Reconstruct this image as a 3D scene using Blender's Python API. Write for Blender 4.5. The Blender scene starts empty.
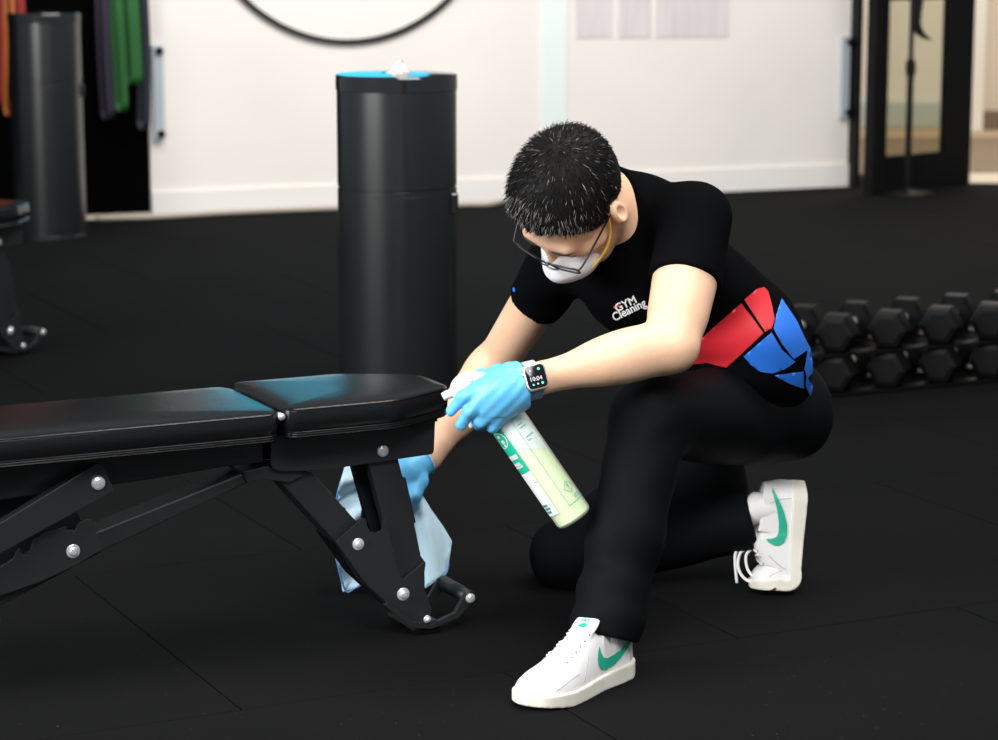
import bpy, bmesh, math, random
import numpy as np
from mathutils import Vector, Matrix, noise
from mathutils.bvhtree import BVHTree
from mathutils.geometry import delaunay_2d_cdt

random.seed(7); rng = np.random.default_rng(7)
scene = bpy.context.scene
COL = scene.collection

# ------------------------------------------------------------------ camera
CAM_H, FPX, TILT = 1.344, 2500.0, math.atan(0.18)
cam = bpy.data.cameras.new('camera'); cam_o = bpy.data.objects.new('camera', cam); COL.objects.link(cam_o)
cam.sensor_width = 36.0; cam.lens = FPX / 998.0 * 36.0
cam_o.location = (0, 0, CAM_H); cam_o.rotation_euler = (math.pi / 2 - TILT, 0, 0)
cam.clip_end = 60
cam.dof.use_dof = True; cam.dof.focus_distance = 4.55; cam.dof.aperture_fstop = 5.0
scene.camera = cam_o

# ------------------------------------------------------------------ world, lights, exposure
world = bpy.data.worlds.new('world'); scene.world = world; world.use_nodes = True
world.node_tree.nodes['Background'].inputs[0].default_value = (0.93, 0.97, 1.0, 1)
world.node_tree.nodes['Background'].inputs[1].default_value = 0.3

def area(name, loc, target, sx, sy, watt, color=(1, 1, 1)):
    l = bpy.data.lights.new(name, 'AREA'); l.shape = 'RECTANGLE'; l.size = sx; l.size_y = sy
    l.energy = watt; l.color = color
    o = bpy.data.objects.new(name, l); COL.objects.link(o); o.location = loc
    d = Vector(target) - Vector(loc)
    o.rotation_euler = d.to_track_quat('-Z', 'Y').to_euler()
    return o
area('window_light', (-4.3, 2.0, 2.2), (0.2, 4.8, 0.6), 3.4, 2.2, 415, (1.0, 0.99, 0.98))
area('ceiling_light', (0.7, 1.2, 3.3), (0.35, 4.6, 0.3), 2.4, 1.4, 165, (1.0, 0.975, 0.95))
area('ceiling_light', (0.9, 4.6, 3.3), (0.7, 4.8, 0), 1.8, 1.2, 85, (1.0, 0.97, 0.93))
area('ceiling_light', (0.6, 9.3, 3.4), (0.5, 11.9, 0.9), 5.0, 1.0, 185, (1.0, 0.97, 0.94))
area('ceiling_light', (3.0, 14.3, 3.0), (3.0, 14.6, 0), 1.2, 2.0, 110, (1.0, 0.93, 0.82))

vs = scene.view_settings
vs.view_transform = 'Standard'; vs.look = 'None'; vs.gamma = 1.0; vs.use_curve_mapping = False
vs.exposure = 0.0

# ------------------------------------------------------------------ pixel -> direction helpers (998 x 740 frame)
_fw = np.array([0, math.cos(TILT), -math.sin(TILT)]); _up = np.array([0, math.sin(TILT), math.cos(TILT)])
_rt = np.array([1.0, 0, 0]); CAMP = np.array([0, 0, CAM_H])
def ray(u, v): return _fw + _rt * (u - 499) / FPX - _up * (v - 370) / FPX
def P(u, v, Y): r = ray(u, v); return CAMP + r * (Y / r[1])
def G(u, v, z=0.0): r = ray(u, v); return CAMP + r * ((z - CAM_H) / r[2])
def px(p):
    d = np.asarray(p) - CAMP; z = d @ _fw
    return 499 + FPX * (d @ _rt) / z, 370 - FPX * (d @ _up) / z

# ------------------------------------------------------------------ materials
def mat(name, col, rough=0.5, metal=0.0, spec=0.5, bump=0.0, bscale=80.0, var=0.0, vscale=8.0, emis=None, estr=0.0,
        sss=0.0, sheen=0.0, coat=0.0, alpha=1.0, stretch=None, trans=0.0):
    m = bpy.data.materials.new(name); m.use_nodes = True
    nt = m.node_tree; b = nt.nodes['Principled BSDF']
    b.inputs['Base Color'].default_value = (*col, 1); b.inputs['Roughness'].default_value = rough
    b.inputs['Metallic'].default_value = metal; b.inputs['Specular IOR Level'].default_value = spec
    b.inputs['Alpha'].default_value = alpha
    b.inputs['Transmission Weight'].default_value = trans
    if emis: b.inputs['Emission Color'].default_value = (*emis, 1); b.inputs['Emission Strength'].default_value = estr
    if sss: b.inputs['Subsurface Weight'].default_value = sss; b.inputs['Subsurface Radius'].default_value = (0.012, 0.005, 0.003); b.inputs['Subsurface Scale'].default_value = 1.0
    if sheen: b.inputs['Sheen Weight'].default_value = sheen; b.inputs['Sheen Roughness'].default_value = 0.5
    if coat: b.inputs['Coat Weight'].default_value = coat; b.inputs['Coat Roughness'].default_value = 0.15
    if bump or var:
        tc = nt.nodes.new('ShaderNodeTexCoord'); mp = nt.nodes.new('ShaderNodeMapping')
        nt.links.new(tc.outputs['Object'], mp.inputs[0])
        if stretch: mp.inputs['Scale'].default_value = stretch
        if var:
            n = nt.nodes.new('ShaderNodeTexNoise'); n.inputs['Scale'].default_value = vscale; n.inputs['Detail'].default_value = 5
            r = nt.nodes.new('ShaderNodeValToRGB')
            r.color_ramp.elements[0].color = (*[c * (1 - var) for c in col], 1); r.color_ramp.elements[1].color = (*[min(1, c * (1 + var)) for c in col], 1)
            r.color_ramp.elements[0].position = 0.3; r.color_ramp.elements[1].position = 0.7
            nt.links.new(mp.outputs[0], n.inputs['Vector']); nt.links.new(n.outputs['Fac'], r.inputs[0]); nt.links.new(r.outputs[0], b.inputs['Base Color'])
        if bump:
            n = nt.nodes.new('ShaderNodeTexNoise'); n.inputs['Scale'].default_value = bscale; n.inputs['Detail'].default_value = 4
            bp = nt.nodes.new('ShaderNodeBump'); bp.inputs['Strength'].default_value = bump; bp.inputs['Distance'].default_value = 0.004
            nt.links.new(mp.outputs[0], n.inputs['Vector']); nt.links.new(n.outputs['Fac'], bp.inputs['Height']); nt.links.new(bp.outputs[0], b.inputs['Normal'])
    return m

def rubber_floor():
    m = mat('rubber_floor', (0.0085, 0.009, 0.0095), 0.95, spec=0.03, bump=0.3, bscale=260)
    nt = m.node_tree; b = nt.nodes['Principled BSDF']; tc = nt.nodes.new('ShaderNodeTexCoord')
    vo = nt.nodes.new('ShaderNodeTexVoronoi'); vo.inputs['Scale'].default_value = 75
    geo = nt.nodes.new('ShaderNodeNewGeometry'); nt.links.new(geo.outputs['Position'], vo.inputs['Vector'])
    lt = nt.nodes.new('ShaderNodeMath'); lt.operation = 'LESS_THAN'; lt.inputs[1].default_value = 0.085
    nt.links.new(vo.outputs['Distance'], lt.inputs[0])
    wn = nt.nodes.new('ShaderNodeSeparateColor'); nt.links.new(vo.outputs['Color'], wn.inputs[0])
    gt = nt.nodes.new('ShaderNodeMath'); gt.operation = 'GREATER_THAN'; gt.inputs[1].default_value = 0.88
    nt.links.new(wn.outputs[0], gt.inputs[0])
    mu = nt.nodes.new('ShaderNodeMath'); mu.operation = 'MULTIPLY'; nt.links.new(lt.outputs[0], mu.inputs[0]); nt.links.new(gt.outputs[0], mu.inputs[1])
    ns = nt.nodes.new('ShaderNodeTexNoise'); ns.inputs['Scale'].default_value = 1.6; ns.inputs['Detail'].default_value = 6
    nt.links.new(geo.outputs['Position'], ns.inputs['Vector'])
    cr = nt.nodes.new('ShaderNodeValToRGB'); cr.color_ramp.elements[0].color = (0.0056, 0.006, 0.0064, 1); cr.color_ramp.elements[1].color = (0.0096, 0.0096, 0.0096, 1)
    nt.links.new(ns.outputs['Fac'], cr.inputs[0])
    mx = nt.nodes.new('ShaderNodeMixRGB'); nt.links.new(mu.outputs[0], mx.inputs[0]); nt.links.new(cr.outputs[0], mx.inputs[1]); mx.inputs[2].default_value = (0.09, 0.095, 0.095, 1)
    nt.links.new(mx.outputs[0], b.inputs['Base Color'])
    return m

def glass_mat(name, tint=(0.9, 0.95, 0.95), gloss=0.08):
    m = bpy.data.materials.new(name); m.use_nodes = True; nt = m.node_tree; nt.nodes.clear()
    out = nt.nodes.new('ShaderNodeOutputMaterial'); mx = nt.nodes.new('ShaderNodeMixShader')
    t = nt.nodes.new('ShaderNodeBsdfTransparent'); t.inputs[0].default_value = (*tint, 1)
    g = nt.nodes.new('ShaderNodeBsdfGlossy'); g.inputs['Roughness'].default_value = 0.03; mx.inputs[0].default_value = gloss
    nt.links.new(t.outputs[0], mx.inputs[1]); nt.links.new(g.outputs[0], mx.inputs[2]); nt.links.new(mx.outputs[0], out.inputs[0])
    return m

M = dict(
    rubber=rubber_floor(),
    subfloor=mat('subfloor', (0.006, 0.006, 0.006), 0.9, spec=0.1),
    wall=mat('wall_paint', (0.80, 0.765, 0.725), 0.7, var=0.03, vscale=1.5, bump=0.08, bscale=40),
    wallblack=mat('black_wall', (0.0012, 0.0012, 0.0013), 0.95, spec=0.02),
    base=mat('baseboard_paint', (0.83, 0.80, 0.77), 0.5),
    cyanpanel=mat('pale_cyan_panel', (0.77, 0.84, 0.82), 0.55),
    poster=mat('poster_paper', (0.66, 0.62, 0.62), 0.7, var=0.08, vscale=14, stretch=(3, 3, 0.2)),
    ring=mat('sign_ring', (0.02, 0.022, 0.018), 0.4),
    emblem=mat('lit_emblem', (0.05, 0.55, 0.8), 0.4, emis=(0.02, 0.52, 0.85), estr=0.9),
    steelwhite=mat('pale_steel', (0.55, 0.62, 0.68), 0.35, metal=0.3),
    blackpaint=mat('black_powdercoat', (0.016, 0.018, 0.0205), 0.42, spec=0.45, bump=0.08, bscale=400),
    vinyl=mat('black_vinyl', (0.007, 0.0075, 0.0085), 0.23, spec=0.2, bump=0.10, bscale=240, stretch=(0.45, 1.6, 1.2)),
    chrome=mat('zinc_bolt', (0.82, 0.86, 0.86), 0.3, metal=0.55),
    rubberblk=mat('black_rubber', (0.003, 0.0031, 0.0033), 0.5, spec=0.12, bump=0.1, bscale=120),
    handle=mat('chrome_handle', (0.82, 0.76, 0.70), 0.3, metal=0.5),
    can=mat('dispenser_coat', (0.008, 0.009, 0.010), 0.25, spec=0.9, bump=0.02, bscale=500),
    lid=mat('dispenser_lid', (0.012, 0.013, 0.014), 0.10, spec=0.6),
    wipe=mat('paper_wipe', (0.78, 0.74, 0.70), 0.8),
    doorblack=mat('door_frame_black', (0.004, 0.004, 0.004), 0.5, spec=0.15),
    glass=glass_mat('door_glass', (0.85, 0.84, 0.78), 0.04),
    corrwall=mat('corridor_wall', (0.60, 0.52, 0.42), 0.7), corrwall2=mat('corridor_pale_wall', (0.78, 0.74, 0.66), 0.7),
    skirt_blue=mat('pale_skirting', (0.50, 0.55, 0.53), 0.5), skirt_brown=mat('brown_skirting', (0.16, 0.11, 0.07), 0.6),
    carpet=mat('brown_carpet', (0.20, 0.145, 0.095), 0.9, var=0.2, vscale=20), tan=mat('tan_floor', (0.42, 0.31, 0.19), 0.7), sill=mat('cream_sill', (0.62, 0.52, 0.42), 0.6),
    cord=mat('cream_cable', (0.42, 0.37, 0.31), 0.5),
    skin=mat('skin', (0.78, 0.49, 0.33), 0.48, spec=0.4, sss=0.12, bump=0.12, bscale=300, var=0.06, vscale=22),
    brow=mat('brow_hair', (0.03, 0.022, 0.018), 0.6),
    hair=mat('black_hair', (0.006, 0.0055, 0.0055), 0.6, spec=0.12), hairgrey=mat('grey_hair', (0.19, 0.185, 0.18), 0.45),
    shirt=mat('black_jersey', (0.0022, 0.0024, 0.003), 0.9, spec=0.03, bump=0.15, bscale=500, sheen=0.0),
    red=mat('red_panel', (0.60, 0.018, 0.03), 0.55, bump=0.05, bscale=30), blue=mat('blue_panel', (0.02, 0.165, 0.70), 0.5, bump=0.05, bscale=30),
    white_print=mat('white_print', (0.85, 0.85, 0.85), 0.6), red_print=mat('red_print', (0.7, 0.02, 0.03), 0.6),
    trousers=mat('black_twill', (0.003, 0.0036, 0.0046), 0.7, spec=0.08, bump=0.12, bscale=600, sheen=0.0),
    shoe=mat('white_leather', (0.78, 0.78, 0.78), 0.45, bump=0.04, bscale=200), sole=mat('cream_rubber', (0.78, 0.76, 0.67), 0.6),
    lace=mat('white_lace', (0.84, 0.84, 0.84), 0.7, bump=0.2, bscale=900), seam=mat('grey_seam', (0.42, 0.42, 0.41), 0.7), hole=mat('eyelet_dark', (0.25, 0.25, 0.25), 0.7),
    green=mat('green_mark', (0.012, 0.40, 0.26), 0.45), toepatch=mat('dark_red_patch', (0.12, 0.006, 0.012), 0.5),
    glove=mat('blue_nitrile', (0.13, 0.50, 0.86), 0.42, spec=0.45, sss=0.05, bump=0.25, bscale=55),
    mask=mat('white_respirator', (0.84, 0.86, 0.90), 0.8, bump=0.1, bscale=300), strap=mat('yellow_elastic', (0.85, 0.58, 0.08), 0.6), nosewire=mat('nose_strip', (0.16, 0.16, 0.18), 0.5),
    frame=mat('black_eyeglass', (0.010, 0.010, 0.011), 0.3, metal=0.3), lens=glass_mat('eyeglass_lens', (0.95, 0.96, 0.97), 0.10),
    watchcase=mat('titanium_case', (0.66, 0.62, 0.56), 0.3, metal=1.0), screen=mat('watch_glass', (0.004, 0.004, 0.006), 0.12), band=mat('blue_grey_band', (0.16, 0.22, 0.34), 0.7, bump=0.3, bscale=700),
    bandlight=mat('pale_band', (0.40, 0.42, 0.46), 0.7, bump=0.3, bscale=700),
    glyph=mat('lit_glyph', (0.6, 0.6, 0.65), 0.5, emis=(0.75, 0.78, 0.85), estr=0.35), glyphgreen=mat('lit_green_glyph', (0.1, 0.6, 0.4), 0.5, emis=(0.1, 0.6, 0.4), estr=0.4),
    plastic=mat('white_plastic', (0.86, 0.87, 0.87), 0.35), bottle=mat('translucent_bottle', (0.93, 1.0, 0.96), 0.35, alpha=0.4, sss=0.0),
    liquid=mat('pale_green_liquid', (0.78, 0.95, 0.46), 0.35, emis=None), inner=mat('bottle_inner', (0.80, 0.95, 0.92), 0.5),
    labelwhite=mat('label_white', (0.86, 0.92, 0.92), 0.45), labelgreen=mat('label_green', (0.010, 0.50, 0.30), 0.45), ink=mat('label_ink', (0.03, 0.34, 0.30), 0.5),
    cloth=mat('blue_microfibre', (0.62, 0.86, 1.0), 0.9, bump=0.4, bscale=420, sheen=0.1), clothhem=mat('blue_cloth_hem', (0.16, 0.40, 0.78), 0.9),
    bandred=mat('red_band', (0.24, 0.010, 0.008), 0.5), bandorange=mat('orange_band', (0.36, 0.10, 0.015), 0.5), bandgreen=mat('green_band', (0.008, 0.10, 0.016), 0.5),
    bandpurple=mat('purple_band', (0.014, 0.010, 0.026), 0.5), bandnavy=mat('navy_band', (0.006, 0.009, 0.02), 0.5),
    zip=mat('silver_tag', (0.75, 0.75, 0.75), 0.4, metal=0.6),
)

# ------------------------------------------------------------------ object helpers
def tag(o, label=None, cat=None, group=None, kind=None):
    if label: o['label'] = label
    if cat: o['category'] = cat
    if group: o['group'] = group
    if kind: o['kind'] = kind
    return o
def empty(name, loc=(0, 0, 0), rz=0.0):
    o = bpy.data.objects.new(name, None); COL.objects.link(o); o.location = loc; o.rotation_euler = (0, 0, rz); o.empty_display_size = 0.1
    return o
def link_mesh(name, me, m, parent=None, world_coords=False, smooth=False):
    o = bpy.data.objects.new(name, me); COL.objects.link(o)
    if m is not None and not me.materials: me.materials.append(M[m] if isinstance(m, str) else m)
    if smooth: me.polygons.foreach_set('use_smooth', np.ones(len(me.polygons), dtype=bool))
    if parent is not None:
        o.parent = parent
        if world_coords and parent.type == 'EMPTY': o.matrix_parent_inverse = (Matrix.Translation(parent.location) @ parent.rotation_euler.to_matrix().to_4x4()).inverted()
    return o
def pyobj(name, verts, faces, m, parent=None, world_coords=False, smooth=False):
    me = bpy.data.meshes.new(name); me.from_pydata([tuple(map(float, v)) for v in verts], [], [tuple(map(int, f)) for f in faces]); me.update()
    return link_mesh(name, me, m, parent, world_coords, smooth)
def bmobj(name, bm, m, parent=None, world_coords=False, smooth=False, angle=None):
    bmesh.ops.recalc_face_normals(bm, faces=bm.faces)
    me = bpy.data.meshes.new(name); bm.to_mesh(me); bm.free()
    if angle: me.polygons.foreach_set('use_smooth', np.ones(len(me.polygons), dtype=bool)); me.set_sharp_from_angle(angle=math.radians(angle))
    return link_mesh(name, me, m, parent, world_coords, smooth)
def copy_tree(o, parent=None):
    c = o.copy(); COL.objects.link(c); c.parent = parent
    for ch in list(o.children): copy_tree(ch, c)
    return c

def bm_box(bm, c, s, rz=0.0, bev=0.0, R=None):
    r = bmesh.ops.create_cube(bm, size=1.0); vs_ = r['verts']
    for v in vs_: v.co = Vector((v.co.x * s[0], v.co.y * s[1], v.co.z * s[2]))
    if bev: 
        es = list({e for v in vs_ for e in v.link_edges})
        res = bmesh.ops.bevel(bm, geom=es, offset=bev, segments=2, affect='EDGES', profile=0.6)
        vs_ = list({v for f in res['faces'] for v in f.verts} | {v for v in vs_ if v.is_valid})
    mt = Matrix.Translation(Vector(c)) @ (R.to_4x4() if R is not None else Matrix.Rotation(rz, 4, 'Z'))
    bmesh.ops.transform(bm, matrix=mt, verts=vs_)
    return vs_
def bm_prism(bm, pts_a, pts_b, bev=0.0):
    va = [bm.verts.new(Vector(p)) for p in pts_a]; vb = [bm.verts.new(Vector(p)) for p in pts_b]; n = len(va)
    fs = [bm.faces.new(va), bm.faces.new(list(reversed(vb)))]
    for i in range(n): fs.append(bm.faces.new((va[i], vb[i], vb[(i + 1) % n], va[(i + 1) % n])))
    bmesh.ops.recalc_face_normals(bm, faces=fs)
    if bev:
        es = [e for f in fs[:2] for e in f.edges]
        bmesh.ops.bevel(bm, geom=es, offset=bev, segments=2, affect='EDGES', profile=0.6)
def frames(path):
    path = [np.asarray(p, float) for p in path]; T = []
    for i in range(len(path)):
        a = path[max(0, i - 1)]; b = path[min(len(path) - 1, i + 1)]; d = b - a; T.append(d / (np.linalg.norm(d) + 1e-12))
    up = np.array([0, 0, 1.0]) if abs(T[0][2]) < 0.9 else np.array([1.0, 0, 0])
    N = up - T[0] * (up @ T[0]); N /= np.linalg.norm(N); out = []
    for t in T:
        N = N - t * (N @ t); N /= np.linalg.norm(N); out.append((N.copy(), np.cross(t, N)))
    return path, out
def tube_data(path, rad, seg=10, closed=False, flat=1.0):
    if closed: path = list(path) + [path[0]]
    pts, fr = frames(path); n = len(pts)
    if np.isscalar(rad): rad = [rad] * n
    V = []; Fc = []
    for p, (a, b), r in zip(pts, fr, rad):
        for k in range(seg):
            t = 2 * math.pi * k / seg; V.append(p + a * r * math.cos(t) + b * r * flat * math.sin(t))
    for i in range(n - 1):
        for k in range(seg):
            k2 = (k + 1) % seg; Fc.append((i * seg + k, i * seg + k2, (i + 1) * seg + k2, (i + 1) * seg + k))
    if not closed: Fc.append(tuple(range(seg))[::-1]); Fc.append(tuple((n - 1) * seg + k for k in range(seg)))
    return V, Fc
def tube(name, path, rad, m, parent=None, wc=False, seg=10, closed=False, flat=1.0):
    V, Fc = tube_data(path, rad, seg, closed, flat); return pyobj(name, V, Fc, m, parent, wc, True)
def spline(ctrl, n=8):
    c = [np.asarray(p, float) for p in ctrl]; out = []
    for i in range(len(c) - 1):
        p0 = c[max(0, i - 1)]; p1 = c[i]; p2 = c[i + 1]; p3 = c[min(len(c) - 1, i + 2)]
        for k in range(n):
            t = k / n; out.append(0.5 * (2 * p1 + (p2 - p0) * t + (2 * p0 - 5 * p1 + 4 * p2 - p3) * t * t + (3 * p1 - p0 - 3 * p2 + p3) * t ** 3))
    out.append(c[-1]); return out
def lathe(name, prof, m, parent=None, wc=False, seg=48, loc=(0, 0, 0), angle=40):
    bm = bmesh.new(); rings = []
    for r, z in prof:
        if r < 1e-6: rings.append([bm.verts.new((loc[0], loc[1], loc[2] + z))])
        else: rings.append([bm.verts.new((loc[0] + r * math.cos(2 * math.pi * k / seg), loc[1] + r * math.sin(2 * math.pi * k / seg), loc[2] + z)) for k in range(seg)])
    for a, b in zip(rings, rings[1:]):
        for k in range(seg):
            k2 = (k + 1) % seg
            if len(a) == 1 and len(b) == 1: continue
            if len(a) == 1: bm.faces.new((a[0], b[k], b[k2]))
            elif len(b) == 1: bm.faces.new((a[k], b[0], a[k2]))
            else: bm.faces.new((a[k], b[k], b[k2], a[k2]))
    return bmobj(name, bm, m, parent, wc, angle=angle)
def rounded(poly, r, n=5):
    poly = [np.asarray(p, float) for p in poly]; out = []; N = len(poly)
    for i in range(N):
        p0, p1, p2 = poly[i - 1], poly[i], poly[(i + 1) % N]
        a = p0 - p1; b = p2 - p1; la, lb = np.linalg.norm(a), np.linalg.norm(b); rr = min(r, la * 0.45, lb * 0.45)
        s = p1 + a / la * rr; e = p1 + b / lb * rr
        for k in range(n + 1):
            t = k / n; out.append((1 - t) ** 2 * s + 2 * t * (1 - t) * p1 + t * t * e)
    return out

# ------------------------------------------------------------------ implicit surfaces (signed distance grid -> quads)
class Field:
    def __init__(s, lo, hi, h):
        s.lo = np.asarray(lo, float); s.h = h; s.n = np.ceil((np.asarray(hi) - s.lo) / h).astype(int) + 1
        s.ax = [s.lo[i] + h * np.arange(s.n[i]) for i in range(3)]; s.D = np.full(s.n, 0.15, np.float32)
    def sub(s, lo, hi):
        sl = []
        for i in range(3):
            a = max(0, int((lo[i] - s.lo[i]) / s.h)); b = min(s.n[i], int((hi[i] - s.lo[i]) / s.h) + 2)
            if b <= a: return None, None
            sl.append(slice(a, b))
        g = np.meshgrid(*[s.ax[i][sl[i]] for i in range(3)], indexing='ij', sparse=True)
        return tuple(sl), g
    def put(s, fn, lo, hi, k=0.0, op='u'):
        pad = k + 4 * s.h
        sl, g = s.sub(np.asarray(lo) - pad, np.asarray(hi) + pad)
        if sl is None: return
        d = fn(*g).astype(np.float32); D = s.D[sl]
        if op == 's':
            d = -d; r = np.maximum(D, d) if k == 0 else np.maximum(D, d) + np.maximum(k - np.abs(D - d), 0) ** 2 / (4 * k)
        else:
            r = np.minimum(D, d) if k == 0 else np.minimum(D, d) - np.maximum(k - np.abs(D - d), 0) ** 2 / (4 * k)
        s.D[sl] = r
    def cone(s, a, b, ra, rb, k=0.02, op='u'):
        a = np.asarray(a, float); b = np.asarray(b, float); ab = b - a; L = ab @ ab + 1e-12
        def f(X, Y, Z):
            t = np.clip(((X - a[0]) * ab[0] + (Y - a[1]) * ab[1] + (Z - a[2]) * ab[2]) / L, 0, 1)
            return np.sqrt((X - a[0] - t * ab[0]) ** 2 + (Y - a[1] - t * ab[1]) ** 2 + (Z - a[2] - t * ab[2]) ** 2) - (ra + (rb - ra) * t)
        r = max(ra, rb); s.put(f, np.minimum(a, b) - r, np.maximum(a, b) + r, k, op)
    def ell(s, c, R, q, k=0.02, op='u'):
        c = np.asarray(c, float); R = np.asarray(R, float); q = np.asarray(q, float)
        def f(X, Y, Z):
            L = [((X - c[0]) * R[i][0] + (Y - c[1]) * R[i][1] + (Z - c[2]) * R[i][2]) for i in range(3)]
            k0 = np.sqrt(sum((L[i] / q[i]) ** 2 for i in range(3))); k1 = np.sqrt(sum((L[i] / q[i] ** 2) ** 2 for i in range(3))) + 1e-6
            return k0 * (k0 - 1) / k1
        e = np.sqrt(sum((R[i] * q[i]) ** 2 for i in range(3))); s.put(f, c - e, c + e, k, op)
    def cut(s, p, n, lo=None, hi=None):     # remove the half space on the side n points to (inside a box)
        p = np.asarray(p, float); n = np.asarray(n, float) / np.linalg.norm(n)
        lo = s.lo if lo is None else lo; hi = s.lo + s.h * s.n if hi is None else hi
        sl, g = s.sub(lo, hi)
        d = ((g[0] - p[0]) * n[0] + (g[1] - p[1]) * n[1] + (g[2] - p[2]) * n[2]).astype(np.float32)
        s.D[sl] = np.maximum(s.D[sl], d)
    def mesh(s):
        D = s.D; D[0] = D[-1] = 0.1; D[:, 0] = D[:, -1] = 0.1; D[:, :, 0] = D[:, :, -1] = 0.1
        I = D < 0
        cnt = np.zeros(np.array(D.shape) - 1, np.int8)
        for i in (0, 1):
            for j in (0, 1):
                for k in (0, 1): cnt += I[i:I.shape[0] - 1 + i, j:I.shape[1] - 1 + j, k:I.shape[2] - 1 + k]
        act = (cnt > 0) & (cnt < 8); idx = np.argwhere(act); ids = np.full(act.shape, -1, np.int64); ids[act] = np.arange(len(idx))
        pos = np.zeros((len(idx), 3)); w = np.zeros(len(idx))
        cs = [(i, j, k) for i in (0, 1) for j in (0, 1) for k in (0, 1)]
        for a in cs:
            for d in range(3):
                if a[d]: continue
                b = list(a); b[d] = 1
                va = D[idx[:, 0] + a[0], idx[:, 1] + a[1], idx[:, 2] + a[2]]; vb = D[idx[:, 0] + b[0], idx[:, 1] + b[1], idx[:, 2] + b[2]]
                cr = (va < 0) != (vb < 0); t = np.where(cr, va / np.where(cr, va - vb, 1), 0)
                p = np.tile(np.array(a, float), (len(idx), 1)); p[:, d] = t
                pos[cr] += p[cr]; w[cr] += 1
        V = s.lo + s.h * (idx + pos / w[:, None]); Q = []
        for d in range(3):
            e1, e2 = (d + 1) % 3, (d + 2) % 3
            sl0 = [slice(None)] * 3; sl1 = [slice(None)] * 3; sl0[d] = slice(0, -1); sl1[d] = slice(1, None)
            A = I[tuple(sl0)]; Bq = I[tuple(sl1)]; E = np.argwhere(A != Bq); fl = A[E[:, 0], E[:, 1], E[:, 2]]
            o1 = np.zeros(3, int); o1[e1] = 1; o2 = np.zeros(3, int); o2[e2] = 1
            def gid(o): q = E - o; return ids[q[:, 0], q[:, 1], q[:, 2]]
            q = np.stack([gid(o1 + o2), gid(o2), gid(0 * o1), gid(o1)], 1)
            q[~fl] = q[~fl][:, ::-1]; Q.append(q)
        return V, np.concatenate(Q)
def smooth_verts(V, Q, it=2, lam=0.5):
    V = V.copy()
    for _ in range(it):
        acc = np.zeros_like(V); n = np.zeros(len(V))
        for a, b in ((0, 1), (1, 2), (2, 3), (3, 0)):
            np.add.at(acc, Q[:, a], V[Q[:, b]]); np.add.at(acc, Q[:, b], V[Q[:, a]]); np.add.at(n, Q[:, a], 1); np.add.at(n, Q[:, b], 1)
        V += lam * (acc / n[:, None] - V)
    return V
def vnormals(V, Q):
    fn = np.cross(V[Q[:, 2]] - V[Q[:, 0]], V[Q[:, 3]] - V[Q[:, 1]]); N = np.zeros_like(V)
    for i in range(4): np.add.at(N, Q[:, i], fn)
    return N / (np.linalg.norm(N, axis=1)[:, None] + 1e-12)
def npobj(name, V, Q, m, parent, wc=True):
    me = bpy.data.meshes.new(name); nq = len(Q)
    me.vertices.add(len(V)); me.vertices.foreach_set('co', V.astype(np.float32).ravel())
    me.loops.add(nq * 4); me.loops.foreach_set('vertex_index', Q.astype(np.int32).ravel())
    me.polygons.add(nq); me.polygons.foreach_set('loop_start', np.arange(0, nq * 4, 4, dtype=np.int32)); me.polygons.foreach_set('loop_total', np.full(nq, 4, np.int32))
    me.update(calc_edges=True); me.validate()
    return link_mesh(name, me, m, parent, wc, True)
def bvh_of(V, Q): return BVHTree.FromPolygons([tuple(v) for v in V.tolist()], [tuple(f) for f in Q.tolist()])

# flat 2D outline -> fine triangles
def tri2d(poly, step, holes=()):
    def dens(pl):
        out = []; n = len(pl)
        for i in range(n):
            a = np.array(pl[i], float); b = np.array(pl[(i + 1) % n], float); k = max(1, int(np.linalg.norm(b - a) / step))
            out += [tuple(a + (b - a) * j / k) for j in range(k)]
        return out
    loops = [dens(poly)] + [dens(h) for h in holes]; pts = []; edges = []
    for lp in loops:
        s0 = len(pts); pts += lp; edges += [(s0 + i, s0 + (i + 1) % len(lp)) for i in range(len(lp))]
    A = np.array(pts); lo, hi = A.min(0), A.max(0)
    def inside(p, lp):
        c = False; n = len(lp)
        for i in range(n):
            x1, y1 = lp[i]; x2, y2 = lp[(i + 1) % n]
            if (y1 > p[1]) != (y2 > p[1]) and p[0] < (x2 - x1) * (p[1] - y1) / (y2 - y1) + x1: c = not c
        return c
    x = lo[0] + step / 2
    while x < hi[0]:
        y = lo[1] + step / 2
        while y < hi[1]:
            if inside((x, y), loops[0]) and not any(inside((x, y), h) for h in loops[1:]) and np.min(np.sum((A - (x, y)) ** 2, 1)) > (step * 0.45) ** 2: pts.append((x, y))
            y += step
        x += step
    r = delaunay_2d_cdt([Vector(p) for p in pts], edges, [], 0, 1e-9)
    V2 = [tuple(v) for v in r[0]]; T = []
    for f in r[2]:
        c = np.mean([V2[i] for i in f], 0)
        if inside(c, loops[0]) and not any(inside(c, h) for h in loops[1:]): T.append(tuple(f))
    return V2, T
def text2d(s, size=1.0, bold=0.0):
    cu = bpy.data.curves.new('txt', 'FONT'); cu.body = s; cu.size = size; cu.offset = bold; cu.resolution_u = 3
    o = bpy.data.objects.new('txt', cu); COL.objects.link(o); dg = bpy.context.evaluated_depsgraph_get()
    me = bpy.data.meshes.new_from_object(o.evaluated_get(dg)); bpy.data.objects.remove(o); bpy.data.curves.remove(cu)
    V = [(v.co.x, v.co.y) for v in me.vertices]; F2 = [tuple(p.vertices) for p in me.polygons]; bpy.data.meshes.remove(me)
    return V, F2
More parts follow.
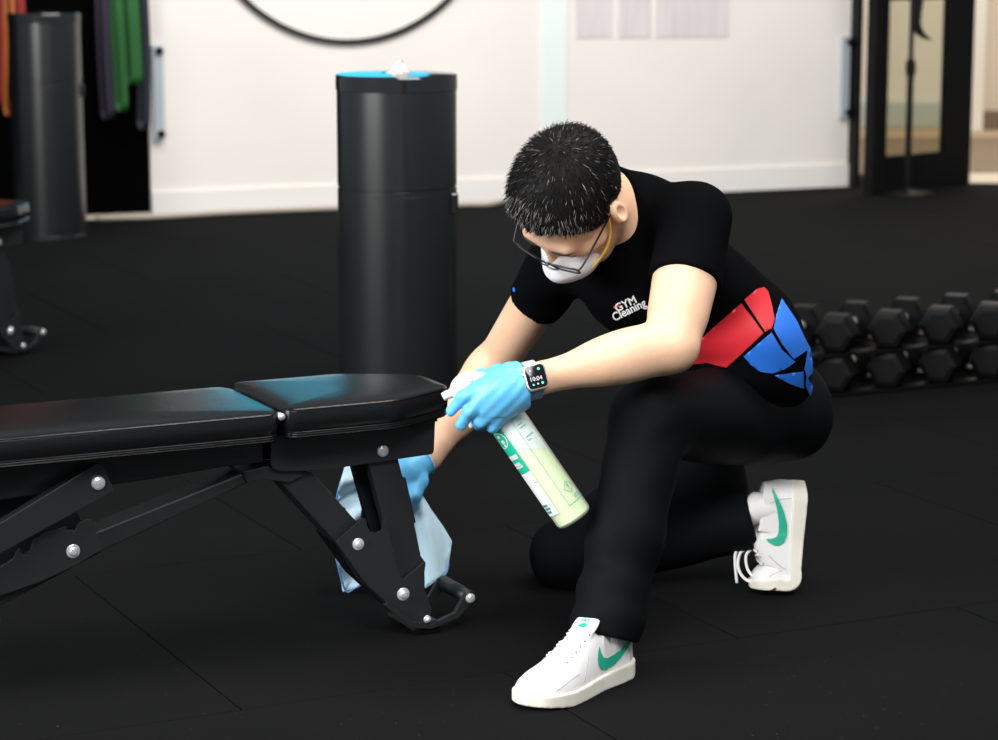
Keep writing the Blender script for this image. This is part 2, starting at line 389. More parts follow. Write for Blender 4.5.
def cast_px(bvh, off):
    def f(u, v):
        r = ray(u, v); h = bvh.ray_cast(Vector(CAMP), Vector(r).normalized())
        k = 0
        while h[0] is None and k < 40:
            k += 1; r = ray(u - 0.5 * k, v - 0.1 * k); h = bvh.ray_cast(Vector(CAMP), Vector(r).normalized())
        if h[0] is None: h = bvh.find_nearest(Vector(P(u, v, cast_px.Y)))
        n = h[1] if h[1].dot(Vector(r)) < 0 else -h[1]
        return np.array(h[0] + n * off)
    return f
cast_px.Y = 4.8
def decal(name, V2, T, fn, m, parent, wc=True):
    return pyobj(name, [fn(*p) for p in V2], T, m, parent, wc, True)

# ================================================================== SETTING
AX = math.radians(26); EX = np.array([math.cos(AX), math.sin(AX), 0]); EY = np.array([-math.sin(AX), math.cos(AX), 0])
# floor: 1 m rubber tiles in running bond over a slab, laid at the room's angle
WL = G(152, 217); WR = G(847, 186); WD = (WR - WL) / np.linalg.norm(WR - WL); WN = np.array([WD[1], -WD[0], 0])   # wall line, normal to the room
floor = empty('floor', (0, 8, 0)); tag(floor, kind='structure')
bm = bmesh.new(); bm_box(bm, (0, 6.0 - 8, -0.04), (16, 17, 0.05)); bmobj('floor_slab', bm, 'subfloor', floor)
bm = bmesh.new(); bm_box(bm, (0, 0, -0.0075), (0.9965, 0.9985, 0.015), bev=0.0012); tile_me = bmobj('floor_tile', bm, 'rubber', floor)
first = True
for j in range(-4, 12):
    ox = 1.42 if j % 2 == 0 else 1.925
    for i in range(-9, 12):
        c = EX * (ox + i + 0.5) + EY * (3.925 + j + 0.5)
        if not (1.6 < c[1] < 13.6 and abs(c[0]) < 1.6 + 0.26 * c[1]): continue
        if (c - WL) @ WN < -0.45 and c[0] < 2.0: continue
        if c[0] >= 2.0 and (c - WL) @ WN < -0.25: continue
        o = tile_me if first else tile_me.copy()
        if not first: COL.objects.link(o); o.parent = floor
        first = False; o.location = (c[0], c[1] - 8, 0); o.rotation_euler = (0, 0, AX)

def wall_seg(name, s0, s1, z0, z1, m, thick=0.1, front=0.0, parent=None):     # along the wall line, metres from WL
    bm = bmesh.new(); a = WL + WD * s0 + WN * front; b = WL + WD * s1 + WN * front
    a2, b2 = a - WN * thick, b - WN * thick
    bm_prism(bm, [(*a[:2], z0), (*b[:2], z0), (*b2[:2], z0), (*a2[:2], z0)], [(*a[:2], z1), (*b[:2], z1), (*b2[:2], z1), (*a2[:2], z1)])
    return bmobj(name, bm, m, parent)
WLEN = np.linalg.norm(WR - WL)
def Wp(u, v, off=0.0):                                                         # point of the wall plane under a pixel
    r = ray(u, v); k = ((WL + WN * off - CAMP) @ WN) / (r @ WN); return CAMP + r * k
def Ws(u): p = Wp(u, 200); return (p - WL) @ WD
tag(wall_seg('wall_back', 0.0, WLEN, 0.0, 1.38, 'wall'), kind='structure')
tag(wall_seg('wall_back_upper', 0.0, WLEN, 1.38, 3.2, 'wallblack'), kind='structure')
tag(wall_seg('wall_left', -3.2, -0.002, 0.0, 3.2, 'wallblack', 0.1, -0.02), kind='structure')
tag(wall_seg('baseboard_back', 0.0, WLEN, 0.0, 0.115, 'base', 0.012, 0.012), kind='structure')
tag(wall_seg('baseboard_left', -3.2, -0.004, 0.0, 0.02, 'sill', 0.02, 0.0), kind='structure')
tag(wall_seg('trim_1', Ws(541), Ws(566), 0.115, 1.38, 'cyanpanel', 0.008, 0.008), kind='structure')

# round wall sign with lit emblem
def wall_disc_ring(name, u, v, r0, r1, m, parent, th=0.02, seg=96):
    c = Wp(u, v); bm = bmesh.new(); up = np.array([0, 0, 1.0])
    ring = lambda r, o: [bm.verts.new(Vector(c + WN * o + (WD * math.cos(2 * math.pi * k / seg) + up * math.sin(2 * math.pi * k / seg)) * r)) for k in range(seg)]
    A, Bq = ring(r1, 0.002), ring(r1, th)
    if r0 > 0:
        Cq, Dq = ring(r0, th), ring(r0, 0.002); L = [A, Bq, Cq, Dq, A]
        for a, b in zip(L, L[1:]):
            for k in range(seg): k2 = (k + 1) % seg; bm.faces.new((a[k], a[k2], b[k2], b[k]))
    else:
        for k in range(seg): k2 = (k + 1) % seg; bm.faces.new((A[k], A[k2], Bq[k2], Bq[k]))
        bm.faces.new(Bq); bm.faces.new(A)
    return bmobj(name, bm, m, parent, True)
sc = Wp(347, -118); R160 = np.linalg.norm(Wp(347, 42) - sc)
sign = empty('wall_sign', tuple(sc - np.array([0, 0, R160]))); tag(sign, 'large round wall sign with thin black ring on the cream wall', 'sign')
wall_disc_ring('ring', 347, -118, R160 - 0.013, R160 + 0.013, 'ring', sign)
eq = [Wp(u, v, 0.002) for u, v in ((215, -60), (250, -8), (400, -8), (432, -60), (432, -190), (400, -236), (250, -236), (215, -190))]
bm = bmesh.new(); bm_prism(bm, eq, [p + WN * 0.03 for p in eq], 0.006); bmobj('emblem', bm, 'emblem', sign, True)

def wall_sheet(name, u0, v0, u1, v1, m, label, cat, group=None, off=0.004, ztop=None):
    a = Wp(u0, v1, 0.001); b = Wp(u1, v1, 0.001); zt = ztop or Wp(u0, v0)[2]
    bm = bmesh.new(); q = [(*a[:2], a[2]), (*b[:2], a[2]), (*b[:2], zt), (*a[:2], zt)]
    bm_prism(bm, q, [tuple(np.array(p) + WN * off) for p in q]); return tag(bmobj(name, bm, m), label, cat, group)
for (u0, u1, lb) in ((576, 611, 'narrow pale grey poster on the wall beside the pale cyan strip'), (618, 650, 'small pale poster between two others on the wall'), (656, 728, 'widest pale lilac poster on the cream wall')):
    wall_sheet('poster', u0, -60, u1, 38, 'poster', lb, 'poster', 'posters on the back wall', ztop=1.32)

def pull_handle(u, v0, v1, label):
    p1 = Wp(u, v1); p0 = Wp(u, v0); t = empty('pull_handle', tuple(p1)); tag(t, label, 'handle', 'pull handles on the wall panel')
    bm = bmesh.new(); c = (p0 + p1) / 2 + WN * 0.018; bm_box(bm, c, (0.05, 0.02, p0[2] - p1[2]), rz=math.atan2(WD[1], WD[0]), bev=0.006); bmobj('plate', bm, 'steelwhite', t, True)
    for z in (p0[2] - 0.03, p1[2] + 0.03):
        q = np.array([*p1[:2], z]) + WD * 0.012; tube('bolt', [q, q + WN * 0.045], 0.017, 'doorblack', t, True, 14)
pull_handle(157, 44, 140, 'pale steel pull handle at the left edge of the white wall')
pull_handle(843, 36, 118, 'pale steel pull handle on the white wall beside the glass door')

# cable along the wall foot
cp = [Wp(u, 200, 0.05 + 0.02 * math.sin(u * 0.05) + d) for u, d in ((95, 0.03), (150, 0.03), (230, 0.02), (330, 0.03), (420, 0.05), (465, 0.12), (490, 0.14), (503, 0.05))]
cp = [np.array([p[0], p[1], 0.012]) for p in cp]
tag(tube('cable', spline(cp, 6), 0.012, 'cord', seg=8), 'cream cable lying along the foot of the back wall', 'cable')

# glass door, left ajar, and the corridor behind
DA = G(874, 195); DB = G(953, 187); DD = (DB - DA); DLEN = np.linalg.norm(DD); DD /= DLEN; dang = math.atan2(DD[1], DD[0])
door = empty('door_1', tuple(DA), dang); tag(door, kind='structure')
def door_box(name, x0, x1, z0, z1, th, m, bev=0.004):
    bm = bmesh.new(); bm_box(bm, ((x0 + x1) / 2, 0, (z0 + z1) / 2), (x1 - x0, th, z1 - z0), bev=bev); return bmobj(name, bm, m, door)
door_box('stile', -0.05, 0.05, 0.01, 2.3, 0.06, 'doorblack'); door_box('stile', DLEN - 0.09, DLEN + 0.10, 0.01, 2.3, 0.05, 'doorblack')
door_box('bottom_rail', 0.05, DLEN - 0.09, 0.01, 0.19, 0.05, 'doorblack'); door_box('middle_rail', 0.05, DLEN - 0.09, 0.955, 1.03, 0.05, 'doorblack'); door_box('top_rail', 0.05, DLEN - 0.09, 2.2, 2.3, 0.05, 'doorblack')
door_box('pane', 0.05, DLEN - 0.09, 0.19, 0.955, 0.008, 'glass', 0); door_box('pane', 0.05, DLEN - 0.09, 1.03, 2.2, 0.008, 'glass', 0)
jb = empty('trim_2', tuple(WR)); tag(jb, kind='structure')
bm = bmesh.new(); p = WR + WD * 0.012; bm_box(bm, (p[0], p[1], 1.3), (0.024, 0.16, 2.6), rz=math.atan2(WD[1], WD[0])); bmobj('jamb', bm, 'doorblack', jb, True)
# corridor beyond
def slab(name, x0, x1, y0, y1, z0, z1, m, kind='structure'):
    bm = bmesh.new(); bm_box(bm, ((x0 + x1) / 2, (y0 + y1) / 2, (z0 + z1) / 2), (x1 - x0, y1 - y0, z1 - z0)); return tag(bmobj(name, bm, m), kind=kind)
slab('floor_sill', 2.0, 6, 12.95, 13.45, -0.014, 0.001, 'sill')
slab('floor_carpet', 1.2, 6, 13.45, 15.75, -0.02, -0.002, 'carpet')
slab('floor_corridor', 1.2, 6, 15.75, 17.9, -0.02, -0.002, 'tan')
slab('wall_corridor', 0.5, 3.02, 16.6, 16.7, 0, 3.0, 'corrwall2'); slab('baseboard_corridor', 0.5, 3.02, 16.55, 16.6, 0.0, 0.16, 'skirt_blue')
slab('wall_pillar', 3.02, 3.13, 16.2, 16.7, 0, 3.0, 'corrwall2')
slab('wall_corridor_end', 3.13, 6, 16.35, 16.5, 0, 3.0, 'corrwall'); slab('baseboard_corridor_end', 3.13, 6, 16.3, 16.35, 0.0, 0.12, 'skirt_brown')

# ================================================================== BACKGROUND THINGS
# floor stand in front of the door
sp = G(907, 194); stand = empty('floor_stand', (sp[0], sp[1], 0)); tag(stand, 'thin black floor stand with round base in front of the glass door', 'stand')
lathe('base', [(0, 0), (0.135, 0), (0.135, 0.008), (0.12, 0.016), (0.03, 0.022), (0.02, 0.03), (0, 0.03)], 'doorblack', stand)
lathe('pole', [(0, 0.02), (0.017, 0.02), (0.017, 0.62), (0.012, 0.64), (0.012, 1.45), (0, 1.45)], 'doorblack', stand, seg=16)
lathe('collar', [(0.017, 0.585), (0.024, 0.59), (0.026, 0.62), (0.024, 0.66), (0.012, 0.67)], 'doorblack', stand, seg=20)
pp = [P(u, v, sp[1] - 0.03) for u, v in ((912, -6), (925, -6), (922, 12), (921, 24), (924, 32), (931, 39), (934, 41), (924, 39), (917, 35), (913, 30))]
bm = bmesh.new(); bm_prism(bm, pp, [q + np.array([0, 0.03, 0]) for q in pp], 0.004); tag(bmobj('bag_strap', bm, 'doorblack'), 'black strap with curled tail hanging from the floor stand', 'strap')

# wipe dispensers
def dispenser(loc, label, rz):
    t = empty('wipe_dispenser', loc, rz); tag(t, label, 'wipe dispenser', 'black cylindrical wipe dispensers')
    r = 0.1535
    lathe('body', [(0, 0), (r + 0.006, 0), (r + 0.006, 0.012), (r, 0.016), (r, 0.667), (r - 0.004, 0.668), (r - 0.004, 0.673), (r, 0.674), (r, 0.92), (0, 0.92)], 'can', t, seg=72)
    lathe('lid', [(r, 0.918), (r + 0.0025, 0.919), (r + 0.0025, 0.952), (r, 0.957), (r - 0.012, 0.958), (0.04, 0.960), (0.034, 0.954), (0.03, 0.90)], 'lid', t, seg=72, angle=25)
    # waste door on the front
    V = []; Fc = []; n = 20; a0, a1 = -math.radians(118), -math.radians(62); rr = r + 0.0015
    for k in range(n + 1):
        a = a0 + (a1 - a0) * k / n
        for z, q in ((0.04, r - 0.002), (0.042, rr), (0.655, rr), (0.657, r - 0.002)): V.append((q * math.cos(a), q * math.sin(a), z))
    for k in range(n):
        for j in range(3): Fc.append((k * 4 + j, k * 4 + 4 + j, k * 4 + 5 + j, k * 4 + 1 + j))
    pyobj('door', V, Fc, 'can', t, smooth=False)
    bm = bmesh.new(); bm_box(bm, (0.142, -0.06, 0.63), (0.02, 0.03, 0.055), bev=0.004); bmobj('latch', bm, 'can', t)
    return t
D1 = P(398, 300, 6.42)
dispenser((D1[0], D1[1], 0), 'tall black cylindrical wipe dispenser with cyan sheen on its lid', 0.1)
d2 = G(46, 240); dispenser((d2[0], d2[1] + 0.12, 0), 'far black wipe dispenser beside the hanging bands', 0.35)
# wipe sticking out of the lid
V = []; Fc = []; n = 28; m_ = 9
for j in range(m_ + 1):
    h = j / m_
    for i in range(n):
        a = 2 * math.pi * i / n; rr = 0.026 * (1 - 0.82 * h ** 1.3) * (1 + 0.28 * math.sin(3 * a + 3 * h) + 0.16 * math.sin(7 * a + 5 * h)); V.append((D1[0] + rr * math.cos(a) * 1.15 + 0.012 * h, D1[1] + rr * math.sin(a), 0.952 + 0.034 * h + 0.006 * h * math.sin(2 * a)))
for j in range(m_):
    for i in range(n): i2 = (i + 1) % n; Fc.append((j * n + i, j * n + i2, j * n + n + i2, j * n + n + i))
Fc.append(tuple(m_ * n + i for i in range(n)))
w = pyobj('paper_wipe', V, Fc, 'wipe', smooth=True)
tag(w, 'crumpled white paper wipe poking out of the dispenser lid', 'wipe')

# resistance bands hanging on the black wall
def band(u, vbot, width, m, label, off, ztop=1.95):
    p = Wp(u, vbot, off); z0 = p[2]; path = []; L = ztop - z0; hw = 0.028
    for k in range(41):
        a = k / 40
        if a < 0.42: x, z = -hw, ztop - (ztop - z0 - 0.04) * (a / 0.42)
        elif a < 0.58: t = (a - 0.42) / 0.16 * math.pi; x, z = -hw * math.cos(t), z0 + 0.04 - 0.04 * math.sin(t)
        else: x, z = hw, z0 + 0.04 + (ztop - z0 - 0.04) * ((a - 0.58) / 0.42)
        path.append(np.array([p[0], p[1], z]) + WN * x * 1.2 + WD * (x * 0.3 + 0.012 * math.sin(z * 4 + u)))
    V = []; Fc = []
    for q in path: V += [q - WD * width / 2 - WN * 0.002, q + WD * width / 2 - WN * 0.002, q + WD * width / 2 + WN * 0.002, q - WD * width / 2 + WN * 0.002]
    for k in range(40):
        for j in range(4): j2 = (j + 1) % 4; Fc.append((k * 4 + j, k * 4 + j2, k * 4 + 4 + j2, k * 4 + 4 + j))
    return tag(pyobj('resistance_band', V, Fc, m), label, 'resistance band', 'resistance bands hanging on the black wall')
band(2, 105, 0.045, 'bandred', 'red resistance band at the left edge of the frame', 0.10)
band(10, 116, 0.020, 'bandorange', 'narrow orange resistance band beside the red one', 0.20)
band(17, 40, 0.03, 'bandred', 'short dark red band above the far dispenser', 0.09)
band(108, 120, 0.035, 'bandpurple', 'dark purple resistance band left of the green ones', 0.08)
band(119, 112, 0.03, 'bandgreen', 'narrow green resistance band, left of the two green ones', 0.12)
band(131, 85, 0.05, 'bandgreen', 'wide green resistance band, right of the two green ones', 0.10)
band(143, 130, 0.03, 'bandnavy', 'dark navy resistance band next to the white wall edge', 0.08)
rail = empty('band_rail', tuple(WL + WD * -0.75 + np.array([0, 0, 1.93]))); tag(rail, 'black rail carrying the hanging resistance bands', 'rail')
tube('bar', [WL - WD * 1.5 + WN * 0.105 + np.array([0, 0, 1.96]), WL - WD * 0.03 + WN * 0.105 + np.array([0, 0, 1.96])], 0.012, 'doorblack', rail, True)
for s_ in (-1.4, -0.7, -0.08): q = WL + WD * s_ + np.array([0, 0, 1.96]); tube('bracket', [q - WN * 0.02, q + WN * 0.105], 0.01, 'doorblack', rail, True)

# hex dumbbells, two layers
def make_dumbbell():
    t = empty('dumbbell')
    for s_ in (-1, 1):
        bm = bmesh.new(); prof = [(0.0, 0.050), (0.010, 0.060), (0.070, 0.061), (0.092, 0.055), (0.096, 0.040)]; rings = []
        for d, q in prof: rings.append([bm.verts.new((s_ * (0.085 + d), q * math.cos(math.pi / 3 * k), q * math.sin(math.pi / 3 * k))) for k in range(6)])
        for a, b in zip(rings, rings[1:]):
            for k in range(6): bm.faces.new((a[k], a[(k + 1) % 6], b[(k + 1) % 6], b[k]))
        bm.faces.new(rings[0]); bm.faces.new(rings[-1]); bmobj('head', bm, 'rubberblk', t)
    prof = [(0.0145, -0.087), (0.0145, -0.075), (0.0175, -0.045), (0.0185, 0), (0.0175, 0.045), (0.0145, 0.075), (0.0145, 0.087)]
    V, Fc = tube_data([(x, 0, 0) for _, x in prof], [r_ for r_, _ in prof], 14); pyobj('grip', V, Fc, 'handle', t, smooth=True)
    return t
db = make_dumbbell(); FH = 0.061 * math.cos(math.pi / 6)
dang2 = math.radians(70)
dA = G(838, 396); dB = G(992, 382); step = (dB - dA) / 3; dirv = np.array([math.cos(dang2), math.sin(dang2), 0]); k0 = 0
names = {-1: 'nearest the kneeling person', 0: 'second from the kneeling person', 1: 'third from the kneeling person', 2: 'fourth from the kneeling person', 3: 'at the right edge of the frame'}
TIER = (0.012, 0.127)
for layer in (0, 1):
    for i in range(-1, 4):
        c = dA + step * i + dirv * 0.138 + np.array([-0.005, 0.02, TIER[layer] + FH + 0.0005])
        o = db if k0 == 0 else copy_tree(db); k0 += 1
        o.location = tuple(c); o.rotation_euler = (0, 0, dang2)
        tag(o, 'black hex dumbbell with chrome grip, %s row, %s' % (('lower', 'upper')[layer], names[i]), 'dumbbell', 'hex dumbbells on the low rack')
rc_ = dA + dirv * 0.138; sd = step / np.linalg.norm(step)
rack = empty('dumbbell_rack', tuple(rc_)); tag(rack, 'low black two-tier rack under the hex dumbbells', 'rack')
for zt in TIER:
    for off in (-0.128, 0.128):
        a = rc_ - step * 1.5 + dirv * off; b = rc_ + step * 3.6 + dirv * off
        bm = bmesh.new(); bm_box(bm, ((a[0] + b[0]) / 2, (a[1] + b[1]) / 2, zt - 0.004), (np.linalg.norm(b - a), 0.05, 0.008), rz=math.atan2(sd[1], sd[0])); bmobj('shelf_rail', bm, 'doorblack', rack, True)
for off in (-1.55, 3.65):
    for o2 in (-0.128, 0.128):
        p = rc_ + step * off + dirv * o2; bm = bmesh.new(); bm_box(bm, (p[0], p[1], 0.065), (0.03, 0.05, 0.13), rz=math.atan2(sd[1], sd[0]), bev=0.003); bmobj('post', bm, 'doorblack', rack, True)

# ================================================================== ADJUSTABLE BENCH
BO = G(430, 634); BENCH_LOC = (BO[0], BO[1], 0.0)
def B(u, v, yl=0.0):                     # pixel -> bench-local (x, z) on the upright plane y = yl
    r = ray(u, v); k = (yl - (CAMP - BO) @ EY) / (r @ EY); p = CAMP + r * k - BO; return np.array([p @ EX, p[2]])
bench = empty('weight_bench', BENCH_LOC, AX)
tag(bench, 'black adjustable weight bench being wiped down in the foreground', 'bench', 'adjustable weight benches')
PADY0, PADY1 = -0.085, 0.205; CY = 0.06
def plate(name, pts, y0, th, m='blackpaint', bev=0.0012, rnd=0.0, local=False, y_ref=None):
    q = [np.array(p) if local else B(*p, y0 if y_ref is None else y_ref) for p in pts]
    if rnd: q = rounded(q, rnd, 4)
    bm = bmesh.new(); bm_prism(bm, [(p[0], y0, p[1]) for p in q], [(p[0], y0 + th, p[1]) for p in q], bev); return bmobj(name, bm, m, bench)
def pad(name, outline, z0, z1, m='vinyl'):
    pts = rounded(outline, 0.022, 6); n = len(pts); c = np.mean(pts, 0)
    nor = []
    for i in range(n):
        t = pts[(i + 1) % n] - pts[i - 1]; t /= np.linalg.norm(t) + 1e-9; nn = np.array([t[1], -t[0]]); nor.append(nn)
    sgn = 1 if sum((pts[i] - c) @ nor[i] for i in range(n)) > 0 else -1
    H = z1 - z0; prof = [(-0.012, 0.0), (-0.001, 0.0005)]
    for k in range(3): prof += [(0.0, 0.002 + 0.0042 * k), (0.0015, 0.0035 + 0.0042 * k), (0.0, 0.0052 + 0.0042 * k)]
    prof += [(0.002, 0.0165), (0.0035, H * 0.55), (0.001, H - 0.010), (-0.0005, H - 0.006), (0.0012, H - 0.0045), (-0.001, H - 0.002), (-0.006, H - 0.0005), (-0.014, H + 0.0012)]
    V = []; Fc = []
    for o_, z in prof:
        for p, nn in zip(pts, nor): q = p + nn * sgn * o_; V.append((q[0], q[1], z0 + z))
    for r_ in range(len(prof) - 1):
        for i in range(n): i2 = (i + 1) % n; Fc.append((r_ * n + i, r_ * n + i2, (r_ + 1) * n + i2, (r_ + 1) * n + i))
    base = len(prof)
    for sc_, z in ((0.9, H + 0.003), (0.72, H + 0.0045), (0.4, H + 0.0055)):
        for p, nn in zip(pts, nor): q = c + (p + nn * sgn * -0.014 - c) * sc_; V.append((q[0], q[1], z0 + z))
    for r_ in range(base - 1, base + 2):
        for i in range(n): i2 = (i + 1) % n; Fc.append((r_ * n + i, r_ * n + i2, (r_ + 1) * n + i2, (r_ + 1) * n + i))
    Fc.append(tuple(range(n))); L = base + 2; Fc.append(tuple(L * n + i for i in range(n)))
    me = bpy.data.meshes.new(name); me.from_pydata([tuple(map(float, v)) for v in V], [], Fc); me.update()
    bm = bmesh.new(); bm.from_mesh(me); bpy.data.meshes.remove(me); return bmobj(name, bm, m, bench, angle=50)
pad('back_pad', [(-1.16, 0.0), (-1.10, PADY0), (-0.342, PADY0), (-0.325, PADY0 + 0.03), (-0.325, PADY1 - 0.03), (-0.342, PADY1), (-1.10, PADY1), (-1.16, 0.12)], 0.421, 0.476)
pad('seat_pad', [(-0.318, PADY0), (-0.10, PADY0), (0.022, -0.02), (0.038, 0.0), (0.038, 0.12), (0.022, 0.14), (-0.10, PADY1), (-0.318, PADY1)], 0.424, 0.482)
# seat and back frames: folded side plates
seat_pl = [(271, 437), (271, 468), (281, 471.5), (322, 470.5), (434, 454), (435.5, 416), (300, 430)]
plate('seat_bracket', seat_pl, 0.0, 0.005, rnd=0.008); plate('seat_bracket', seat_pl, 0.115, 0.005, rnd=0.008, y_ref=0.0)
plate('back_beam', [(-0.98, 0.42), (-0.325, 0.418), (-0.325, 0.363), (-0.40, 0.362), (-0.55, 0.352), (-0.83, 0.342), (-0.98, 0.345)], 0.018, 0.084, local=True, bev=0.003)
bm = bmesh.new(); bm_box(bm, (-0.13, CY, 0.418), (0.30, 0.11, 0.012)); bmobj('seat_plate', bm, 'blackpaint', bench)
tube('hinge_pin', [(-0.322, PADY0 + 0.02, 0.455), (-0.322, PADY1 - 0.02, 0.455)], 0.007, 'blackpaint', bench); tube('pin_cap', [(-0.326, PADY0 + 0.004, 0.466), (-0.326, PADY0 + 0.022, 0.466)], 0.0065, 'chrome', bench)
# link bar (near side) with its far twin
for y in (-0.03, 0.125): plate('link_bar', [(0, 523), (97, 463.5), (103, 466.5), (115, 491), (0, 554), (-110, 610), (-122, 584)], y, 0.022, bev=0.002, y_ref=-0.03)
# notched ladder plates under the back
lad = [(-60, 608), (14, 558), (16, 553), (20, 548), (23, 555), (29, 555), (34, 540), (48, 532), (66, 526), (68, 530), (75, 531), (79, 523), (87, 519), (92, 521), (103, 549), (75, 566), (40, 582), (0, 596), (-50, 632)]
plate('ladder_plate', lad, 0.0, 0.005, bev=0.001); plate('ladder_plate', lad, 0.095, 0.005, bev=0.001, y_ref=0.0)
plate('base_tube', [(-150, 655), (60, 546), (243, 473), (249, 483), (110, 548), (60, 575), (-140, 680)], 0.02, 0.06, bev=0.004)
plate('pivot_plate', [(243, 472), (268, 466), (300, 471), (303, 476), (290, 483), (262, 479), (248, 484)], 0.012, 0.085, bev=0.002)
# front leg
leg = [(272, 473), (283, 468), (302, 470), (313, 473), (357, 522), (336, 543)]
plate('leg_tube', leg, 0.02, 0.07, bev=0.003)
lad2 = [(336, 542), (357, 523), (362, 518), (366, 519), (367.5, 527), (371, 532), (377, 533), (382, 530), (383, 521), (386, 519), (399, 575), (404, 579), (424.5, 562), (425, 590), (432, 610), (428, 624), (414, 628), (366, 584)]
plate('ladder_plate', lad2, 0.0, 0.005, bev=0.001); plate('ladder_plate', lad2, 0.10, 0.005, bev=0.001, y_ref=0.0)
plate('seat_post', [(368, 462), (398, 458), (403, 478), (406, 478), (416, 522), (414.5, 524), (421, 556), (426, 563), (424, 578), (402, 579), (397, 574)], 0.012, 0.022, bev=0.002)
plate('seat_post', [(352, 464), (372, 464), (386, 520), (398, 570), (390, 574), (368, 522)], 0.08, 0.018, bev=0.002)
plate('leg_spine', [(300, 476), (310, 474), (425, 600), (430, 615), (414, 627), (366, 584)], 0.03, 0.05, bev=0.002)
# foot: folded strap, rubber foot, handle
plate('foot_strap', [(384, 605), (388, 603), (414, 622), (432, 624), (455, 613), (466, 593.5), (473, 596), (474, 600), (459, 618), (432, 629), (412, 628)], -0.006, 0.010, bev=0.001)
plate('foot_strap', [(426, 621), (432, 624), (455, 613), (466, 593.5), (473, 596), (474, 600), (459, 618), (432, 629)], 0.118, 0.008, bev=0.001, y_ref=-0.006)
h1 = B(470, 598, 0.0)
tube('carry_handle', [(h1[0], 0.0, h1[1]), (h1[0], 0.125, h1[1])], 0.0145, 'blackpaint', bench, seg=18)
bm = bmesh.new(); bm_box(bm, (-0.012, 0.058, 0.020), (0.05, 0.122, 0.016), bev=0.002); bmobj('foot_bar', bm, 'blackpaint', bench)
for y in (0.018, 0.10):
    bm = bmesh.new(); bm_box(bm, (-0.003, y, 0.0065), (0.05, 0.036, 0.013), bev=0.002); bmobj('rubber_foot', bm, 'rubberblk', bench)
# rear end (outside the frame to the left): rear leg frame so that the bench stands
rp = B(-130, 640, 0.05)
plate('rear_leg', [(rp[0] - 0.02, rp[1] + 0.03), (rp[0] + 0.06, rp[1] + 0.0), (-1.19, 0.012), (-1.26, 0.012)], 0.02, 0.06, local=True, bev=0.003)
bm = bmesh.new(); bm_box(bm, (-1.225, CY, 0.0275), (0.05, 0.42, 0.03), bev=0.004); bmobj('rear_crossbar', bm, 'blackpaint', bench)
for y in (-0.12, 0.24):
    bm = bmesh.new(); bm_box(bm, (-1.225, y, 0.0065), (0.055, 0.04, 0.013), bev=0.002); bmobj('rubber_foot', bm, 'rubberblk', bench)
def bolt(u, v, y, r, inner=True):
    p = B(u, v, y); x, z = p; seg = 20; V = []; Fc = []
    prof = [(r, 0.0), (r, -0.0022), (r * 0.9, -0.003), (r * 0.62, -0.003), (r * 0.62, -0.0065), (r * 0.42, -0.0085), (0.0001, -0.009)] if inner else [(r, 0.0), (r, -0.003), (r * 0.9, -0.0052), (r * 0.6, -0.007), (0.0001, -0.0078)]
    for q, d in prof:
        for k in range(seg): a = 2 * math.pi * k / seg; V.append((x + q * math.cos(a), y + d, z + q * math.sin(a)))
    for i in range(len(prof) - 1):
        for k in range(seg): k2 = (k + 1) % seg; Fc.append((i * seg + k, i * seg + k2, i * seg + seg + k2, i * seg + seg + k))
    return pyobj('bolt', V, Fc, 'chrome', bench)
bolt(382.5, 450.8, 0.0, 0.0115, False); bolt(358, 544, 0.0, 0.0115); bolt(403, 594, 0.0, 0.0125); bolt(427, 619, -0.006, 0.0075); bolt(470, 598, -0.006, 0.0095, False); bolt(98, 483, -0.03, 0.0125, False); bolt(73, 551, 0.0, 0.0125)
# the same bench again further back at the left
b2 = copy_tree(bench); q2 = G(24, 355); b2.location = (q2[0], q2[1], 0); b2.rotation_euler = (0, 0, math.radians(57))
tag(b2, 'black weight bench at the left edge behind, only its foot end in view', 'bench', 'adjustable weight benches')

# ================================================================== PERSON
def nz(v): v = np.asarray(v, float); return v / np.linalg.norm(v)
fx = nz(G(535, 703) - G(626, 668)); fx[2] = 0; fx = nz(fx); fy = np.cross([0, 0, 1], fx)
heel = G(642, 675) ; oL = heel + fx * 0.082 - fy * 0.036
J = dict(pelvis=P(746, 400, 4.90), hipL=P(732, 414, 4.80), hipR=P(752, 424, 4.98), kneeL=P(651, 418, 4.50), ankL=oL + fx * -0.012 + np.array([0, 0, 0.085]),
         kneeR=P(572, 556, 4.99), ankR=P(748, 520, 4.955), waist=P(742, 342, 4.82), chest=P(668, 268, 4.71), neck=P(634, 212, 4.69),
         shL=P(696, 222, 4.60), shR=P(560, 264, 4.85), elL=P(672, 346, 4.43), wrL=P(541, 378, 4.355), elR=P(494, 366, 5.00), wrR=P(428, 456, 4.93))
HC = P(574, 201, 4.575)
hf = nz((-0.42, -0.15, -0.90)); hl = np.array([0.80, -0.55, -0.25]); hl = nz(hl - hf * (hl @ hf)); hu = np.cross(hf, hl); HR = np.array([hl, hf, hu])
HS = 1.09
def hw(x, y, z): return HC + (hl * x + hf * y + hu * z) * HS
person = empty('person', (float(J['pelvis'][0]) - 0.15, 4.7, 0)); tag(person, 'person kneeling on one knee in black clothes, white mask and blue gloves, wiping the bench', 'person')
lat = nz(J['shL'] - J['shR']); spine = nz(J['neck'] - J['pelvis']); spn = nz(spine - lat * (spine @ lat)); tf = np.cross(spn, lat); tf = -tf if tf[1] > 0 else tf
TR = np.array([lat, tf, spn])
plat = nz((0.62, -0.78, 0.02)); pf = nz(np.cross(np.array([0, 0, 1.0]), plat)); pf = -pf if pf[0] > 0 else pf
pup = nz(J['waist'] - J['pelvis']); pup = nz(pup - plat * (pup @ plat)); pf = np.cross(pup, plat); pf = -pf if pf[0] > 0 else pf
PR = np.array([plat, pf, pup])

